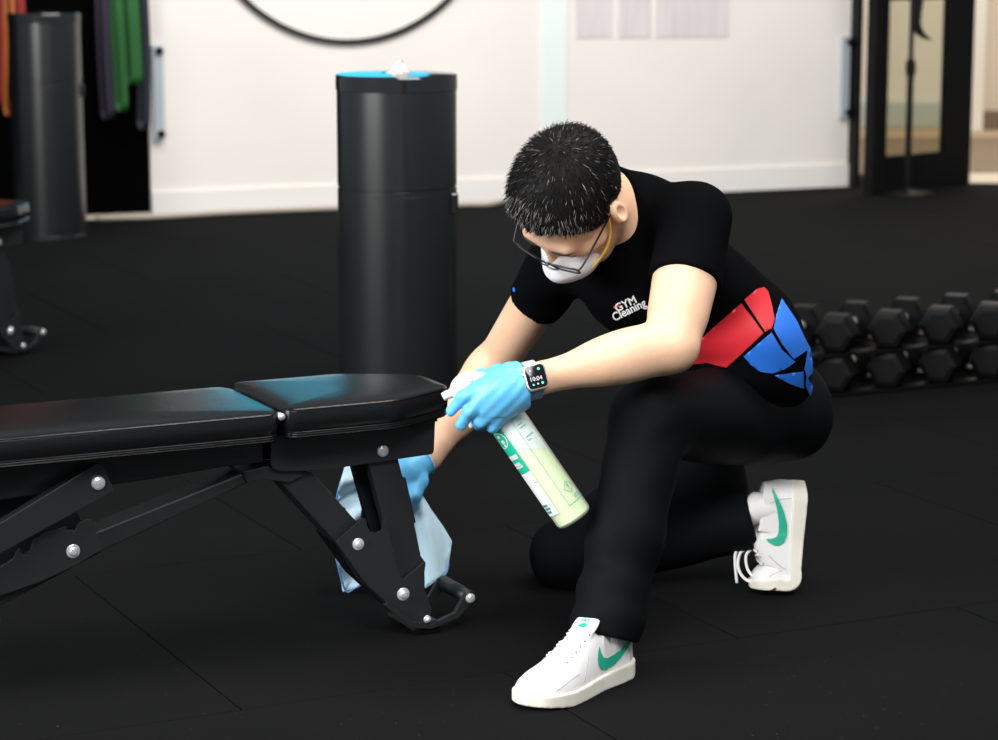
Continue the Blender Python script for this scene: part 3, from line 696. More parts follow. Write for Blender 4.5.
def torso(F, g, k=0.05):
    m1 = (J['shL'] + J['shR']) / 2
    F.ell(m1 - spn * 0.085 + tf * 0.005, TR, (0.165 + g, 0.098 + g, 0.155 + g), k)
    F.ell(J['waist'] + PR[1] * 0.005, PR, (0.145 + g, 0.105 + g, 0.15 + g), k + 0.03)
    gp = g if g > 0 else g - 0.035; F.ell(J['pelvis'] + pup * 0.02, PR, (0.150 + gp, 0.112 + gp, 0.13 + gp), k)
    F.cone(J['neck'] - spn * 0.015 - tf * 0.01, J['shL'] + spn * 0.012, 0.064 + g, 0.054 + g, k); F.cone(J['neck'] - spn * 0.03, J['shR'] + spn * 0.005, 0.055 + g, 0.050 + g, k)
    F.cone(J['chest'] - tf * 0.045 + spn * 0.04, J['waist'] - tf * 0.03, 0.075 + g, 0.08 + g, k)

# ---- skin body: one continuous mesh
bd = Field((-0.26, 4.18, 0.02), (0.86, 5.2, 1.02), 0.0042)
torso(bd, -0.014)
for a, b, ra, rb in (('shL', 'elL', 0.057, 0.044), ('elL', 'wrL', 0.0445, 0.0285), ('shR', 'elR', 0.054, 0.041), ('elR', 'wrR', 0.043, 0.029)):
    bd.cone(J[a], J[b], ra, rb, 0.025)
ax = nz(J['wrL'] - J['elL']); bd.ell(J['elL'] + ax * 0.085 + np.array([0, 0, 0.004]), np.array([ax, nz(np.cross(ax, [0, 0, 1])), nz(np.cross(nz(np.cross(ax, [0, 0, 1])), ax))]), (0.10, 0.043, 0.044), 0.03)
ax = nz(J['elL'] - J['shL']); bd.cone(J['shL'] + ax * 0.12 + np.array([0.0, -0.006, 0]), J['shL'] + ax * 0.20, 0.054, 0.050, 0.03)
ax = nz(J['wrR'] - J['elR']); bd.cone(J['elR'] + ax * 0.03, J['elR'] + ax * 0.12, 0.045, 0.038, 0.03)
HANDR = P(408, 471, 4.90)
bd.cone(J['wrL'], P(500, 392, 4.36), 0.024, 0.013, 0.015); bd.cone(J['wrR'], HANDR, 0.025, 0.015, 0.015)
for a, b, ra, rb in (('hipL', 'kneeL', 0.06, 0.045), ('kneeL', 'ankL', 0.045, 0.030), ('hipR', 'kneeR', 0.06, 0.045), ('kneeR', 'ankR', 0.042, 0.028)):
    bd.cone(J[a], J[b], ra, rb, 0.03)
bd.cone(J['neck'] - spn * 0.03, hw(0, -0.035, -0.055), 0.057, 0.054, 0.03)
# head
bd.ell(hw(0, -0.010, 0.034), HR, np.array((0.076, 0.097, 0.090)) * HS, 0.02); bd.ell(hw(0, 0.026, -0.032), HR, np.array((0.064, 0.068, 0.082)) * HS, 0.03)
bd.cone(hw(0.022, 0.055, -0.088), hw(-0.022, 0.055, -0.088), 0.023, 0.023, 0.03); bd.cone(hw(0.052, 0.0, -0.05), hw(0.03, 0.05, -0.085), 0.022, 0.02, 0.03); bd.cone(hw(-0.052, 0.0, -0.05), hw(-0.03, 0.05, -0.085), 0.022, 0.02, 0.03)
bd.cone(hw(0.045, 0.062, -0.012), hw(0.056, 0.04, -0.02), 0.018, 0.016, 0.02); bd.cone(hw(-0.045, 0.062, -0.012), hw(-0.056, 0.04, -0.02), 0.018, 0.016, 0.02)
bd.cone(hw(0.04, 0.078, 0.024), hw(-0.04, 0.078, 0.024), 0.013, 0.013, 0.02)
bd.cone(hw(0, 0.090, 0.008), hw(0, 0.108, -0.034), 0.009, 0.0125, 0.014); bd.cone(hw(0.012, 0.098, -0.038), hw(-0.012, 0.098, -0.038), 0.009, 0.009, 0.01)
for s_ in (-1, 1):
    bd.ell(hw(0.032 * s_, 0.098, 0.002), HR, np.array((0.017, 0.014, 0.011)) * HS, 0.012, 's'); bd.ell(hw(0.032 * s_, 0.079, 0.0), HR, np.array((0.0145, 0.0125, 0.0125)) * HS, 0.004)
    ec = hw(0.082 * s_, -0.012, -0.008); er = np.array([nz(hl * s_ * 0.85 - hf * 0.5), nz(hf * 0.85 + hl * s_ * 0.5), hu])
    bd.ell(ec, er, (0.012, 0.021, 0.035), 0.008); bd.ell(ec + er[0] * 0.012 + hf * 0.003 + hu * 0.003, er, (0.010, 0.011, 0.020), 0.003, 's'); bd.ell(ec - hu * 0.027 + hf * 0.006, er, (0.006, 0.008, 0.009), 0.006)
V, Q = bd.mesh(); V = smooth_verts(V, Q, 2, 0.4); body_V, body_Q = V, Q
body = npobj('body', V, Q, 'skin', person); body['label'] = 'bare forearms, neck and face'
body_bvh = bvh_of(V, Q); del bd

def folds(V, Q, amp, freq, axis, mask=None, seed=0.0, warp=1.2):
    N = vnormals(V, Q); s_ = V @ axis * freq + warp * np.sin(V @ np.array([7.0, 9.0, 5.0]) + seed) + warp * 0.6 * np.sin(V @ np.array([-15.0, 6.0, 13.0]) + seed * 2)
    d = amp * np.sin(s_) ; d = d if mask is None else d * mask
    return V + N * d[:, None]
def near(V, p, r): return np.exp(-np.sum((V - p) ** 2, 1) / (2 * r * r))

# ---- T-shirt
sh = Field((-0.08, 4.30, 0.20), (0.88, 5.14, 1.0), 0.0055)
torso(sh, 0.004)
for s_, e_, hem, ra, rb in (('shL', 'elL', 0.135, 0.068, 0.068), ('shR', 'elR', 0.115, 0.062, 0.056)):
    d = nz(J[e_] - J[s_]); sh.cone(J[s_], J[s_] + d * (hem + 0.02), ra, rb, 0.03)
V0 = None
# hems: sleeves end square, the shirt ends at the hip
for s_, e_, hem in (('shL', 'elL', 0.135), ('shR', 'elR', 0.115)):
    d = nz(J[e_] - J[s_]); p = J[s_] + d * hem; q = p + d * 0.06
    sl, g = sh.sub(q - 0.09, q + 0.09)
    dd = ((g[0] - p[0]) * d[0] + (g[1] - p[1]) * d[1] + (g[2] - p[2]) * d[2]); rad = np.sqrt(np.maximum((g[0] - p[0]) ** 2 + (g[1] - p[1]) ** 2 + (g[2] - p[2]) ** 2 - dd ** 2, 0))
    sh.D[sl] = np.where((rad < 0.085) & (dd > -0.03), np.maximum(sh.D[sl], dd.astype(np.float32)), sh.D[sl])
sh.cut(J['pelvis'] - pup * 0.045, -pup)
# neckline
nk = nz(hw(0, -0.035, -0.055) - J['neck']); sh.cone(J['neck'] - nk * 0.02, J['neck'] + nk * 0.075, 0.070, 0.063, 0.03)
cpn = J['neck'] + nk * 0.060; sl, g = sh.sub(cpn - 0.15, cpn + 0.15); cn = nz(nk + 0.75 * tf)
dd = (g[0] - cpn[0]) * cn[0] + (g[1] - cpn[1]) * cn[1] + (g[2] - cpn[2]) * cn[2]; rad = np.sqrt(np.maximum((g[0] - cpn[0]) ** 2 + (g[1] - cpn[1]) ** 2 + (g[2] - cpn[2]) ** 2 - dd ** 2, 0))
sh.D[sl] = np.where((rad < 0.10) & (dd > -0.02), np.maximum(sh.D[sl], dd.astype(np.float32)), sh.D[sl])
V, Q = sh.mesh(); V = smooth_verts(V, Q, 2, 0.5)
mk = 0.35 + 0.9 * near(V, J['waist'] + tf * 0.08, 0.09) + 0.8 * near(V, J['shL'] - spn * 0.06, 0.07) + 0.8 * near(V, J['shR'] - spn * 0.07 + tf * 0.05, 0.06)
V = folds(V, Q, 0.0032, 60, nz(spn + lat * 0.5), mk, 1.0)
shirt = npobj('t_shirt', V, Q, 'shirt', person); shirt['label'] = 'black short-sleeved T-shirt with red and blue side panels'; shirt_bvh = bvh_of(V, Q); del sh
# ribbed collar: ring on the neckline found by casting outwards from the neck axis
na = nz(hw(0, -0.03, -0.03) - J['neck']); n1 = nz(np.cross(na, [0, 0, 1])); n2 = np.cross(na, n1); ring = []
# ---- trousers
tr = Field((0.02, 4.22, 0.0), (0.9, 5.2, 0.62), 0.0055)
tr.ell(J['pelvis'] + pup * 0.0 - PR[1] * 0.0, PR, (0.158, 0.122, 0.125), 0.05)
tr.ell(J['pelvis'] - PR[1] * 0.045 - pup * 0.045 - plat * 0.06, PR, (0.09, 0.085, 0.10), 0.05); tr.ell(J['pelvis'] - PR[1] * 0.045 - pup * 0.045 + plat * 0.06, PR, (0.09, 0.085, 0.10), 0.05)
tr.cut(J['pelvis'] + pup * 0.07, pup)
tr.cone(J['hipL'], J['kneeL'], 0.102, 0.070, 0.05); tr.cone(J['kneeL'], J['ankL'] + (J['kneeL'] - J['ankL']) * 0.45, 0.072, 0.066, 0.03); tr.cone(J['ankL'] + (J['kneeL'] - J['ankL']) * 0.45, J['ankL'] + np.array([0.0, 0.0, -0.03]), 0.066, 0.054, 0.03)
tr.cone(J['ankL'] + (J['kneeL'] - J['ankL']) * 0.15, J['ankL'] + (J['kneeL'] - J['ankL']) * 0.02, 0.060, 0.058, 0.03)
tr.cone(J['hipR'], J['kneeR'], 0.105, 0.078, 0.05); tr.cone(J['kneeR'], J['ankR'], 0.075, 0.062, 0.04)
tr.cut((0, 0, 0.001), (0, 0, -1))
d = nz(J['ankL'] - J['kneeL']); tr.cut(oL + np.array([0, 0, 0.085]), 0.35 * fx + np.array([0, 0, -1.0]), J['ankL'] - 0.13, J['ankL'] + 0.12)
d = nz(J['ankR'] - J['kneeR']); tr.cut(J['ankR'] + d * 0.012, d, J['ankR'] - np.array([0.05, 0.09, 0.08]), J['ankR'] + 0.13)
V, Q = tr.mesh(); V = smooth_verts(V, Q, 2, 0.5)
sd = nz(J['ankL'] - J['kneeL'])
mk = 1.5 * near(V, J['ankL'] - sd * 0.05, 0.045) + 0.3 * near(V, J['kneeL'], 0.08)
V = folds(V, Q, 0.0050, 85, nz(sd + np.array([0.5, 0.1, 0])), mk, 0.4, 2.4)
V = folds(V, Q, 0.0022, 48, nz((0.6, 0.2, 0.8)), 0.3 + near(V, J['kneeR'], 0.1) + near(V, J['hipL'], 0.12) + 0.8 * near(V, J['ankR'], 0.08), 2.0)
trousers = npobj('trousers', V, Q, 'trousers', person); trousers['label'] = 'plain black trousers'; tr_bvh = bvh_of(V, Q); del tr

# ---- shirt print: red and blue waist panels and chest lettering
cloth_bvh = shirt_bvh
fp = cast_px(cloth_bvh, 0.0035); cast_px.Y = 4.82
panels = [('red_panel', 'red', [(695, 343.5), (718, 322), (740, 303), (752, 318), (763, 333), (745, 350), (727, 366.5), (716, 364), (707.6, 361.5), (686, 364), (690, 353)]),
          ('red_panel', 'red', [(743, 299.5), (756, 289.5), (763, 288), (767, 292), (771, 305), (774, 319.4), (771, 328.6), (765, 332)]),
          ('blue_panel', 'blue', [(744, 355.5), (771, 332.5), (781, 349), (794, 361.5), (783.5, 369), (772, 372.7), (760.5, 371), (751, 364)]),
          ('blue_panel', 'blue', [(780.7, 299.4), (788, 310), (795, 320.6), (801, 333), (806, 343.6), (814, 357), (812, 371), (806, 378), (803, 369), (806, 350), (792.7, 358.5), (781, 343.5), (773, 329), (776, 313.7)]),
          ('blue_panel', 'blue', [(774, 374.6), (802, 371), (802.6, 388), (788, 382.6)]),
          ('blue_panel', 'blue', [(805, 375.7), (813, 388), (809, 396), (804, 385)])]
for nm, m_, pl in panels:
    v2, t2 = tri2d(pl, 3.0); decal(nm, v2, t2, fp, m_, person)
def shirt_text(s_, u0, v0, h_px, ang, m_, bold=0.02, sx=1.0):
    v2, t2 = text2d(s_, 1.0, 0.0); ca, sa = math.cos(ang), math.sin(ang); q = []; tt = []
    for dx, dy in ((-bold, 0), (bold, 0), (0, bold), (0, -bold), (0, 0)):
        b_ = len(q); tt += [tuple(i + b_ for i in f) for f in t2]; q += [(u0 + ((x + dx) * sx * ca + (y + dy) * sa) * h_px, v0 + ((x + dx) * sx * sa - (y + dy) * ca) * h_px) for x, y in v2]
    return decal('lettering', q, tt, cast_px(cloth_bvh, 0.003), m_, person)
ta = math.radians(-26)
shirt_text('GYM', 617.5, 311.2, 11.0, ta, 'white_print', 0.028, 0.98); shirt_text('Cleaning', 615.0, 320.3, 11.5, ta, 'white_print', 0.028, 0.90)
v2, t2 = tri2d([(613.8, 305.8), (620.0, 304.2), (620.3, 305.8), (614.6, 307.6)], 2.0); decal('print_accent', v2, t2, cast_px(cloth_bvh, 0.003), 'red_print', person)

v2, t2 = tri2d([(513.5, 287.5), (515.5, 288), (515.5, 292), (513.5, 291.5)], 1.5); decal('sleeve_mark', v2, t2, cast_px(cloth_bvh, 0.0016), 'blue', person)

# ---- hair: cap plus short spiky strands
HL = [(0, 0.080), (25, 0.079), (42, 0.064), (58, 0.030), (74, 0.006), (84, -0.020), (92, -0.010), (100, 0.018), (115, -0.010), (135, -0.058), (180, -0.085)]
HA, HZ = np.array([a for a, _ in HL], float), np.array([z for _, z in HL])
hr = Field(HC - 0.16, HC + 0.16, 0.003); cc = np.array([0, -0.010, 0.034])
def hair_f(X, Y, Z):
    x = (X - HC[0]) * hl[0] + (Y - HC[1]) * hl[1] + (Z - HC[2]) * hl[2]; y = (X - HC[0]) * hf[0] + (Y - HC[1]) * hf[1] + (Z - HC[2]) * hf[2]; z = (X - HC[0]) * hu[0] + (Y - HC[1]) * hu[1] + (Z - HC[2]) * hu[2]
    x, y, z = x / HS, y / HS, z / HS; q = (0.076, 0.097, 0.090); k0 = np.sqrt((x / q[0]) ** 2 + ((y - cc[1]) / q[1]) ** 2 + ((z - cc[2]) / q[2]) ** 2); k1 = np.sqrt((x / q[0] ** 2) ** 2 + ((y - cc[1]) / q[1] ** 2) ** 2 + ((z - cc[2]) / q[2] ** 2) ** 2) + 1e-6
    d = k0 * (k0 - 1) / k1; t = np.clip((z - 0.01) / 0.09, 0, 1); off = 0.005 + 0.012 * t * t * (3 - 2 * t)
    hz = np.interp(np.degrees(np.arctan2(np.abs(x), y)), HA, HZ) + 0.004 * np.sin(x * 310) * (y > 0.02) + 0.003 * np.sin(x * 700 + 1) * (y > 0.02); tt = np.clip((z - hz) / 0.035, 0, 1); off = 0.002 + off * tt * (2 - tt)
    return HS * np.maximum(np.maximum(d - off, (hz - z) * 0.8), -(d + 0.02))
hr.put(hair_f, HC - 0.15, HC + 0.15, 0.0)
V, Q = hr.mesh(); V = smooth_verts(V, Q, 1, 0.4); N = vnormals(V, Q)
hair = npobj('hair', V, Q, 'hair', person); hair['label'] = 'short black hair flecked with grey'
loc = (V - HC) @ HR.T / HS; outside = ((loc[:, 0] / 0.078) ** 2 + ((loc[:, 1] + 0.01) / 0.099) ** 2 + ((loc[:, 2] - 0.034) / 0.092) ** 2) > 1.0
cand = np.where(outside)[0]; pick = rng.choice(cand, 9000); SV = []; SF = []; SM = []
whorl = np.array([0.0, -0.055, 0.11])
for c_ in pick:
    p = V[c_] + rng.normal(0, 0.0012, 3); n_ = N[c_]; l_ = loc[c_]; away = HR.T @ (l_ - whorl); away = away - n_ * (away @ n_); away = away / (np.linalg.norm(away) + 1e-6)
    edge = np.clip((l_[2] - np.interp(math.degrees(math.atan2(abs(l_[0]), l_[1])), HA, HZ)) / 0.03, 0.25, 1)
    top = np.clip((l_[2] - 0.01) / 0.08, 0, 1) * edge; L = (0.006 + 0.010 * top) * rng.uniform(0.6, 1.25)
    d0 = nz(n_ * (0.25 + 0.25 * top) + away * (0.95 - 0.1 * top) + rng.normal(0, 0.2, 3)); d1 = nz(d0 + away * 0.3 - n_ * 0.1)
    sdv = nz(np.cross(d0, rng.normal(0, 1, 3))); w_ = 0.00055 * rng.uniform(0.7, 1.2); b_ = len(SV); p = p - n_ * 0.002
    sd2 = np.cross(d0, sdv)
    mid = p + d0 * L * 0.55; tip = mid + d1 * L * 0.45
    SV += [p + sdv * w_, p - sdv * w_ * 0.5 + sd2 * w_ * 0.87, p - sdv * w_ * 0.5 - sd2 * w_ * 0.87, mid + sdv * w_ * 0.8, mid - sdv * w_ * 0.4 + sd2 * w_ * 0.7, mid - sdv * w_ * 0.4 - sd2 * w_ * 0.7, tip]
    SF += [(b_, b_ + 1, b_ + 4, b_ + 3), (b_ + 1, b_ + 2, b_ + 5, b_ + 4), (b_ + 2, b_, b_ + 3, b_ + 5), (b_ + 3, b_ + 4, b_ + 6), (b_ + 4, b_ + 5, b_ + 6), (b_ + 5, b_ + 3, b_ + 6)]
    grey = rng.random() < (0.36 if l_[1] > 0.035 else 0.07); SM += [1 if grey else 0] * 6
st = pyobj('hair_strands', SV, SF, 'hair', hair); st.data.materials.append(M['hairgrey']); st.data.polygons.foreach_set('material_index', np.array(SM, np.int32)); tag(st, kind='stuff')
for s_ in (-1, 1):
    pts = []
    for k in range(9):
        t = k / 8; q = hw((0.014 + 0.038 * t) * s_, 0.13, 0.021 + 0.006 * math.sin(t * 2.4) - 0.003 * t); h_ = body_bvh.ray_cast(Vector(q), Vector(-hf)); pts.append(np.array(h_[0]) if h_[0] else q - hf * 0.04)
    tube('eyebrow', pts, [0.002, 0.004, 0.0048, 0.005, 0.0048, 0.0044, 0.0036, 0.0026, 0.0012], 'brow', person, True, 8, flat=0.5)
    pts = []
    for k in range(7):
        t = k / 6; q = hw((0.019 + 0.027 * t) * s_, 0.13, -0.003 - 0.003 * math.sin(t * math.pi)); h_ = body_bvh.ray_cast(Vector(q), Vector(-hf)); pts.append(np.array(h_[0]) if h_[0] else q - hf * 0.04)
    tube('eyelashes', pts, 0.0009, 'brow', person, True, 6)

# ---- respirator mask
mkF = Field(HC - 0.18, HC + 0.18, 0.0025)
mkF.ell(hw(0, 0.070, -0.062), HR, np.array((0.054, 0.058, 0.048)) * HS, 0.0); mkF.cone(hw(0, 0.096, -0.024), hw(0, 0.110, -0.05), 0.017, 0.028, 0.02)
mkF.cut(hw(0, 0.062, -0.058), -hf)
V, Q = mkF.mesh(); V = smooth_verts(V, Q, 1, 0.5); mask_o = npobj('face_mask', V, Q, 'mask', person); mask_o['label'] = 'white cup respirator mask'; mask_bvh = bvh_of(V, Q); del mkF
pts = []
for k in range(9):
    t = k / 8 - 0.5; h_ = mask_bvh.ray_cast(Vector(hw(t * 0.026, 0.2, -0.022 - 0.06 * abs(t) * 0.06)), Vector(-hf)); pts.append(np.array(h_[0]) + hf * 0.0005)
tube('nose_strip', pts, 0.0022, 'nosewire', mask_o, False, 6, flat=0.5)
for s_ in (-1, 1):
    a = np.array(mask_bvh.find_nearest(Vector(hw(0.055 * s_, 0.085, -0.062)))[0]); pts = spline([a + hf * 0.01 - hl * s_ * 0.006, a, hw(0.070 * s_, 0.050, -0.045), hw(0.078 * s_, 0.022, -0.018), hw(0.081 * s_, 0.006, 0.010), hw(0.079 * s_, -0.006, 0.022), hw(0.074 * s_, -0.03, 0.032)], 6)
    tube('elastic_strap', pts, 0.0026, 'strap', mask_o, False, 8, flat=0.45)

# ---- glasses
gl = tube('eyeglasses', spline([hw(-0.011, 0.113, 0.0), hw(-0.005, 0.118, 0.004), hw(0.005, 0.118, 0.004), hw(0.011, 0.113, 0.0)], 5), 0.0014, 'frame', person, True, 8); gl['label'] = 'thin black rectangular eyeglasses'
for s_ in (-1, 1):
    rim = rounded([(0.010, -0.021), (0.060, -0.021), (0.064, 0.012), (0.008, 0.012)], 0.010, 5); pts = [hw(x * s_, 0.114 - 3.2 * max(0, x - 0.01) ** 2, z) for x, z in rim]
    tube('rim', pts, 0.0017, 'frame', gl, False, 8, closed=True)
    c_ = np.mean(pts, 0); pyobj('lens', pts + [c_], [(i, (i + 1) % len(pts), len(pts)) for i in range(len(pts))], 'lens', gl)
    tube('temple', spline([hw(0.063 * s_, 0.105, 0.006), hw(0.071 * s_, 0.098, 0.008), hw(0.078 * s_, 0.05, 0.012), hw(0.083 * s_, 0.005, 0.016), hw(0.083 * s_, -0.012, 0.014)], 6), 0.0019, 'frame', gl, False, 8)

# ---- gloves
gL = Field((-0.18, 4.26, 0.38), (0.12, 4.48, 0.62), 0.0022)
W0 = J['wrL'] + nz(J['wrL'] - J['elL']) * 0.034
K = [P(477, 389, 4.345), P(480, 400, 4.337), P(487, 411, 4.340), P(497, 419, 4.350)]
gL.cone(W0, W0 + nz(J['wrL'] - J['elL']) * 0.03, 0.034, 0.032, 0.01)
for i, kx in enumerate(K): gL.cone(W0 + (kx - W0) * 0.25, kx, 0.026, 0.0145, 0.03)
def finger(F, pts, rs, k=0.006):
    for i in range(len(pts) - 1): F.cone(pts[i], pts[i + 1], rs[i], rs[i + 1], k)
finger(gL, [K[0], P(463, 397, 4.334), P(451, 411, 4.342)], [0.0140, 0.0118, 0.0098])
finger(gL, [K[1], P(470, 411, 4.330), P(461, 425, 4.340)], [0.0140, 0.0118, 0.0100])
finger(gL, [K[2], P(480, 421, 4.340), P(480, 424, 4.372), P(487, 416, 4.405)], [0.0140, 0.0118, 0.0110, 0.0095])
finger(gL, [K[3], P(493, 426, 4.350), P(492, 426, 4.380), P(498, 417, 4.405)], [0.0140, 0.0115, 0.0105, 0.0090])
finger(gL, [W0 + np.array([-0.02, 0.01, 0.012]), P(498, 373, 4.382), P(481, 377, 4.408), P(470, 386, 4.418)], [0.018, 0.0135, 0.0120, 0.0100], 0.014)
ax = nz(J['wrL'] - J['elL']); cpos = J['wrL'] + ax * 0.034; gL.cut(cpos, -ax, cpos - 0.06, cpos + 0.06)
V, Q = gL.mesh(); V = smooth_verts(V, Q, 1, 0.5); V = folds(V, Q, 0.0005, 320, nz((1, 0.2, -0.8)), None, 0.7, 2.2)
glove = npobj('glove', V, Q, 'glove', person); glove['label'] = 'blue disposable glove gripping the spray bottle'
e1 = nz(np.cross(ax, [0, 0, 1])); e2 = np.cross(ax, e1)
ringp = [cpos + ax * (0.002 + 0.003 * math.sin(3 * a)) + (e1 * math.cos(a) + e2 * math.sin(a)) * (0.0345 + 0.0016 * math.sin(5 * a + 1)) for a in np.linspace(0, 2 * math.pi, 40, endpoint=False)]
tube('cuff', ringp, 0.0022, 'glove', glove, False, 8, closed=True)
gR = Field(HANDR - 0.13, HANDR + 0.13, 0.0025); W1 = J['wrR']; axr = nz(HANDR - W1)
gR.cone(W1 + axr * 0.012, HANDR, 0.032, 0.030, 0.012)
kn = [HANDR + np.array([dx, dy, dz]) for dx, dy, dz in ((0.020, -0.012, -0.020), (0.004, -0.018, -0.026), (-0.014, -0.016, -0.024), (-0.030, -0.008, -0.016))]
for i, kx in enumerate(kn):
    gR.cone(HANDR, kx, 0.026, 0.0125, 0.014); finger(gR, [kx, kx + np.array([-0.006, -0.022, -0.022]), kx + np.array([-0.008, -0.002, -0.046]), kx + np.array([-0.004, 0.018, -0.040])], [0.0125, 0.0108, 0.0102, 0.0088])
finger(gR, [HANDR + np.array([0.01, 0.012, 0.01]), HANDR + np.array([0.026, -0.01, -0.018]), HANDR + np.array([0.016, -0.026, -0.048])], [0.016, 0.0125, 0.0098], 0.012)
gR.cut(W1 + axr * 0.012, -axr, W1 - 0.06, W1 + 0.06)
V, Q = gR.mesh(); V = smooth_verts(V, Q, 1, 0.5); gr = npobj('glove', V, Q, 'glove', person); gr['label'] = 'blue disposable glove holding the cloth'
e1r = nz(np.cross(axr, [0, 0, 1])); e2r = np.cross(axr, e1r); cr_ = W1 + axr * 0.014
tube('cuff', [cr_ + (e1r * math.cos(a) + e2r * math.sin(a)) * 0.0325 for a in np.linspace(0, 2 * math.pi, 30, endpoint=False)], 0.0022, 'glove', gr, False, 8, closed=True)

# ---- wrist watch
wa = nz(J['elL'] - J['wrL']); wc_ = J['wrL'] - wa * 0.020
wn = nz(np.array([-0.25, -0.95, 0.22])); wn = nz(wn - wa * (wn @ wa)); wu = np.cross(wa, wn); wu = -wu if wu[2] < 0 else wu
RWr = 0.0315; wcen = wc_ + wn * (RWr + 0.003)
def wbox(name, off, s, m, parent, bev, wc=True):
    bm = bmesh.new(); Rm = Matrix((wa, wu, wn)).transposed(); bm_box(bm, wcen + wa * off[0] + wu * off[1] + wn * off[2], s, bev=bev, R=Rm); return bmobj(name, bm, m, parent, wc, angle=50)
def wslab(name, w, h, r, z0, z1, m, parent, wc, bev):
    pl = rounded([(-w, -h), (w, -h), (w, h), (-w, h)], r, 6); bm = bmesh.new()
    bm_prism(bm, [wcen + wa * x + wu * y + wn * z0 for x, y in pl], [wcen + wa * x + wu * y + wn * z1 for x, y in pl], bev); return bmobj(name, bm, m, parent, wc, angle=45)
watch = wslab('wrist_watch', 0.0205, 0.0235, 0.011, -0.005, 0.0065, 'watchcase', person, True, 0.0015); watch['label'] = 'smart watch with black screen and blue-grey band'
wslab('screen', 0.0178, 0.0208, 0.009, 0.006, 0.0075, 'screen', watch, False, 0.0004)
wbox('crown', (-0.0215, 0.008, 0.001), (0.004, 0.007, 0.007), 'watchcase', watch, 0.001, False); wbox('side_button', (-0.0210, -0.010, 0.001), (0.002, 0.010, 0.004), 'watchcase', watch, 0.0006, False)
for a0, a1, m_ in ((28, 180, 'bandlight'), (180, 332, 'band')):
    VV = []; FF = []; n = 24
    for k in range(n + 1):
        a = math.radians(a0 + (a1 - a0) * k / n); d = wn * math.cos(a) + wu * math.sin(a)
        for (o_, x) in ((RWr + 0.0008, -0.012), (RWr + 0.0008, 0.012), (RWr + 0.0036, 0.012), (RWr + 0.0036, -0.012)): VV.append(wc_ + d * o_ + wa * x)
    for k in range(n):
        for j in range(4): j2 = (j + 1) % 4; FF.append((4 * k + j, 4 * k + j2, 4 * k + 4 + j2, 4 * k + 4 + j))
    pyobj('watch_band', VV, FF, m_, watch)
def wtext(s_, x, y, size, m_, bold=0.0):
    v2, t2 = text2d(s_, size, bold); pyobj('screen_glyph', [wcen + wa * (x + a) + wu * (y + b) + wn * 0.0079 for a, b in v2], t2, m_, watch)
def wdisc(x, y, r, m_): pts = [wcen + wa * (x + r * math.cos(a)) + wu * (y + r * math.sin(a)) + wn * 0.0079 for a in np.linspace(0, 2 * math.pi, 16, endpoint=False)]; pyobj('screen_glyph', pts, [tuple(range(16))], m_, watch)
flipx = 1
wtext('10:04', -0.0135, -0.0072, 0.0108, 'glyph'); wdisc(-0.0085, -0.0135, 0.0019, 'glyphgreen'); wdisc(0.0, -0.0132, 0.0016, 'glyph'); wdisc(0.0085, -0.0130, 0.0024, 'glyphgreen'); wdisc(0.0078, 0.0125, 0.0026, 'glyphgreen'); wdisc(-0.0085, 0.0118, 0.0016, 'glyph')

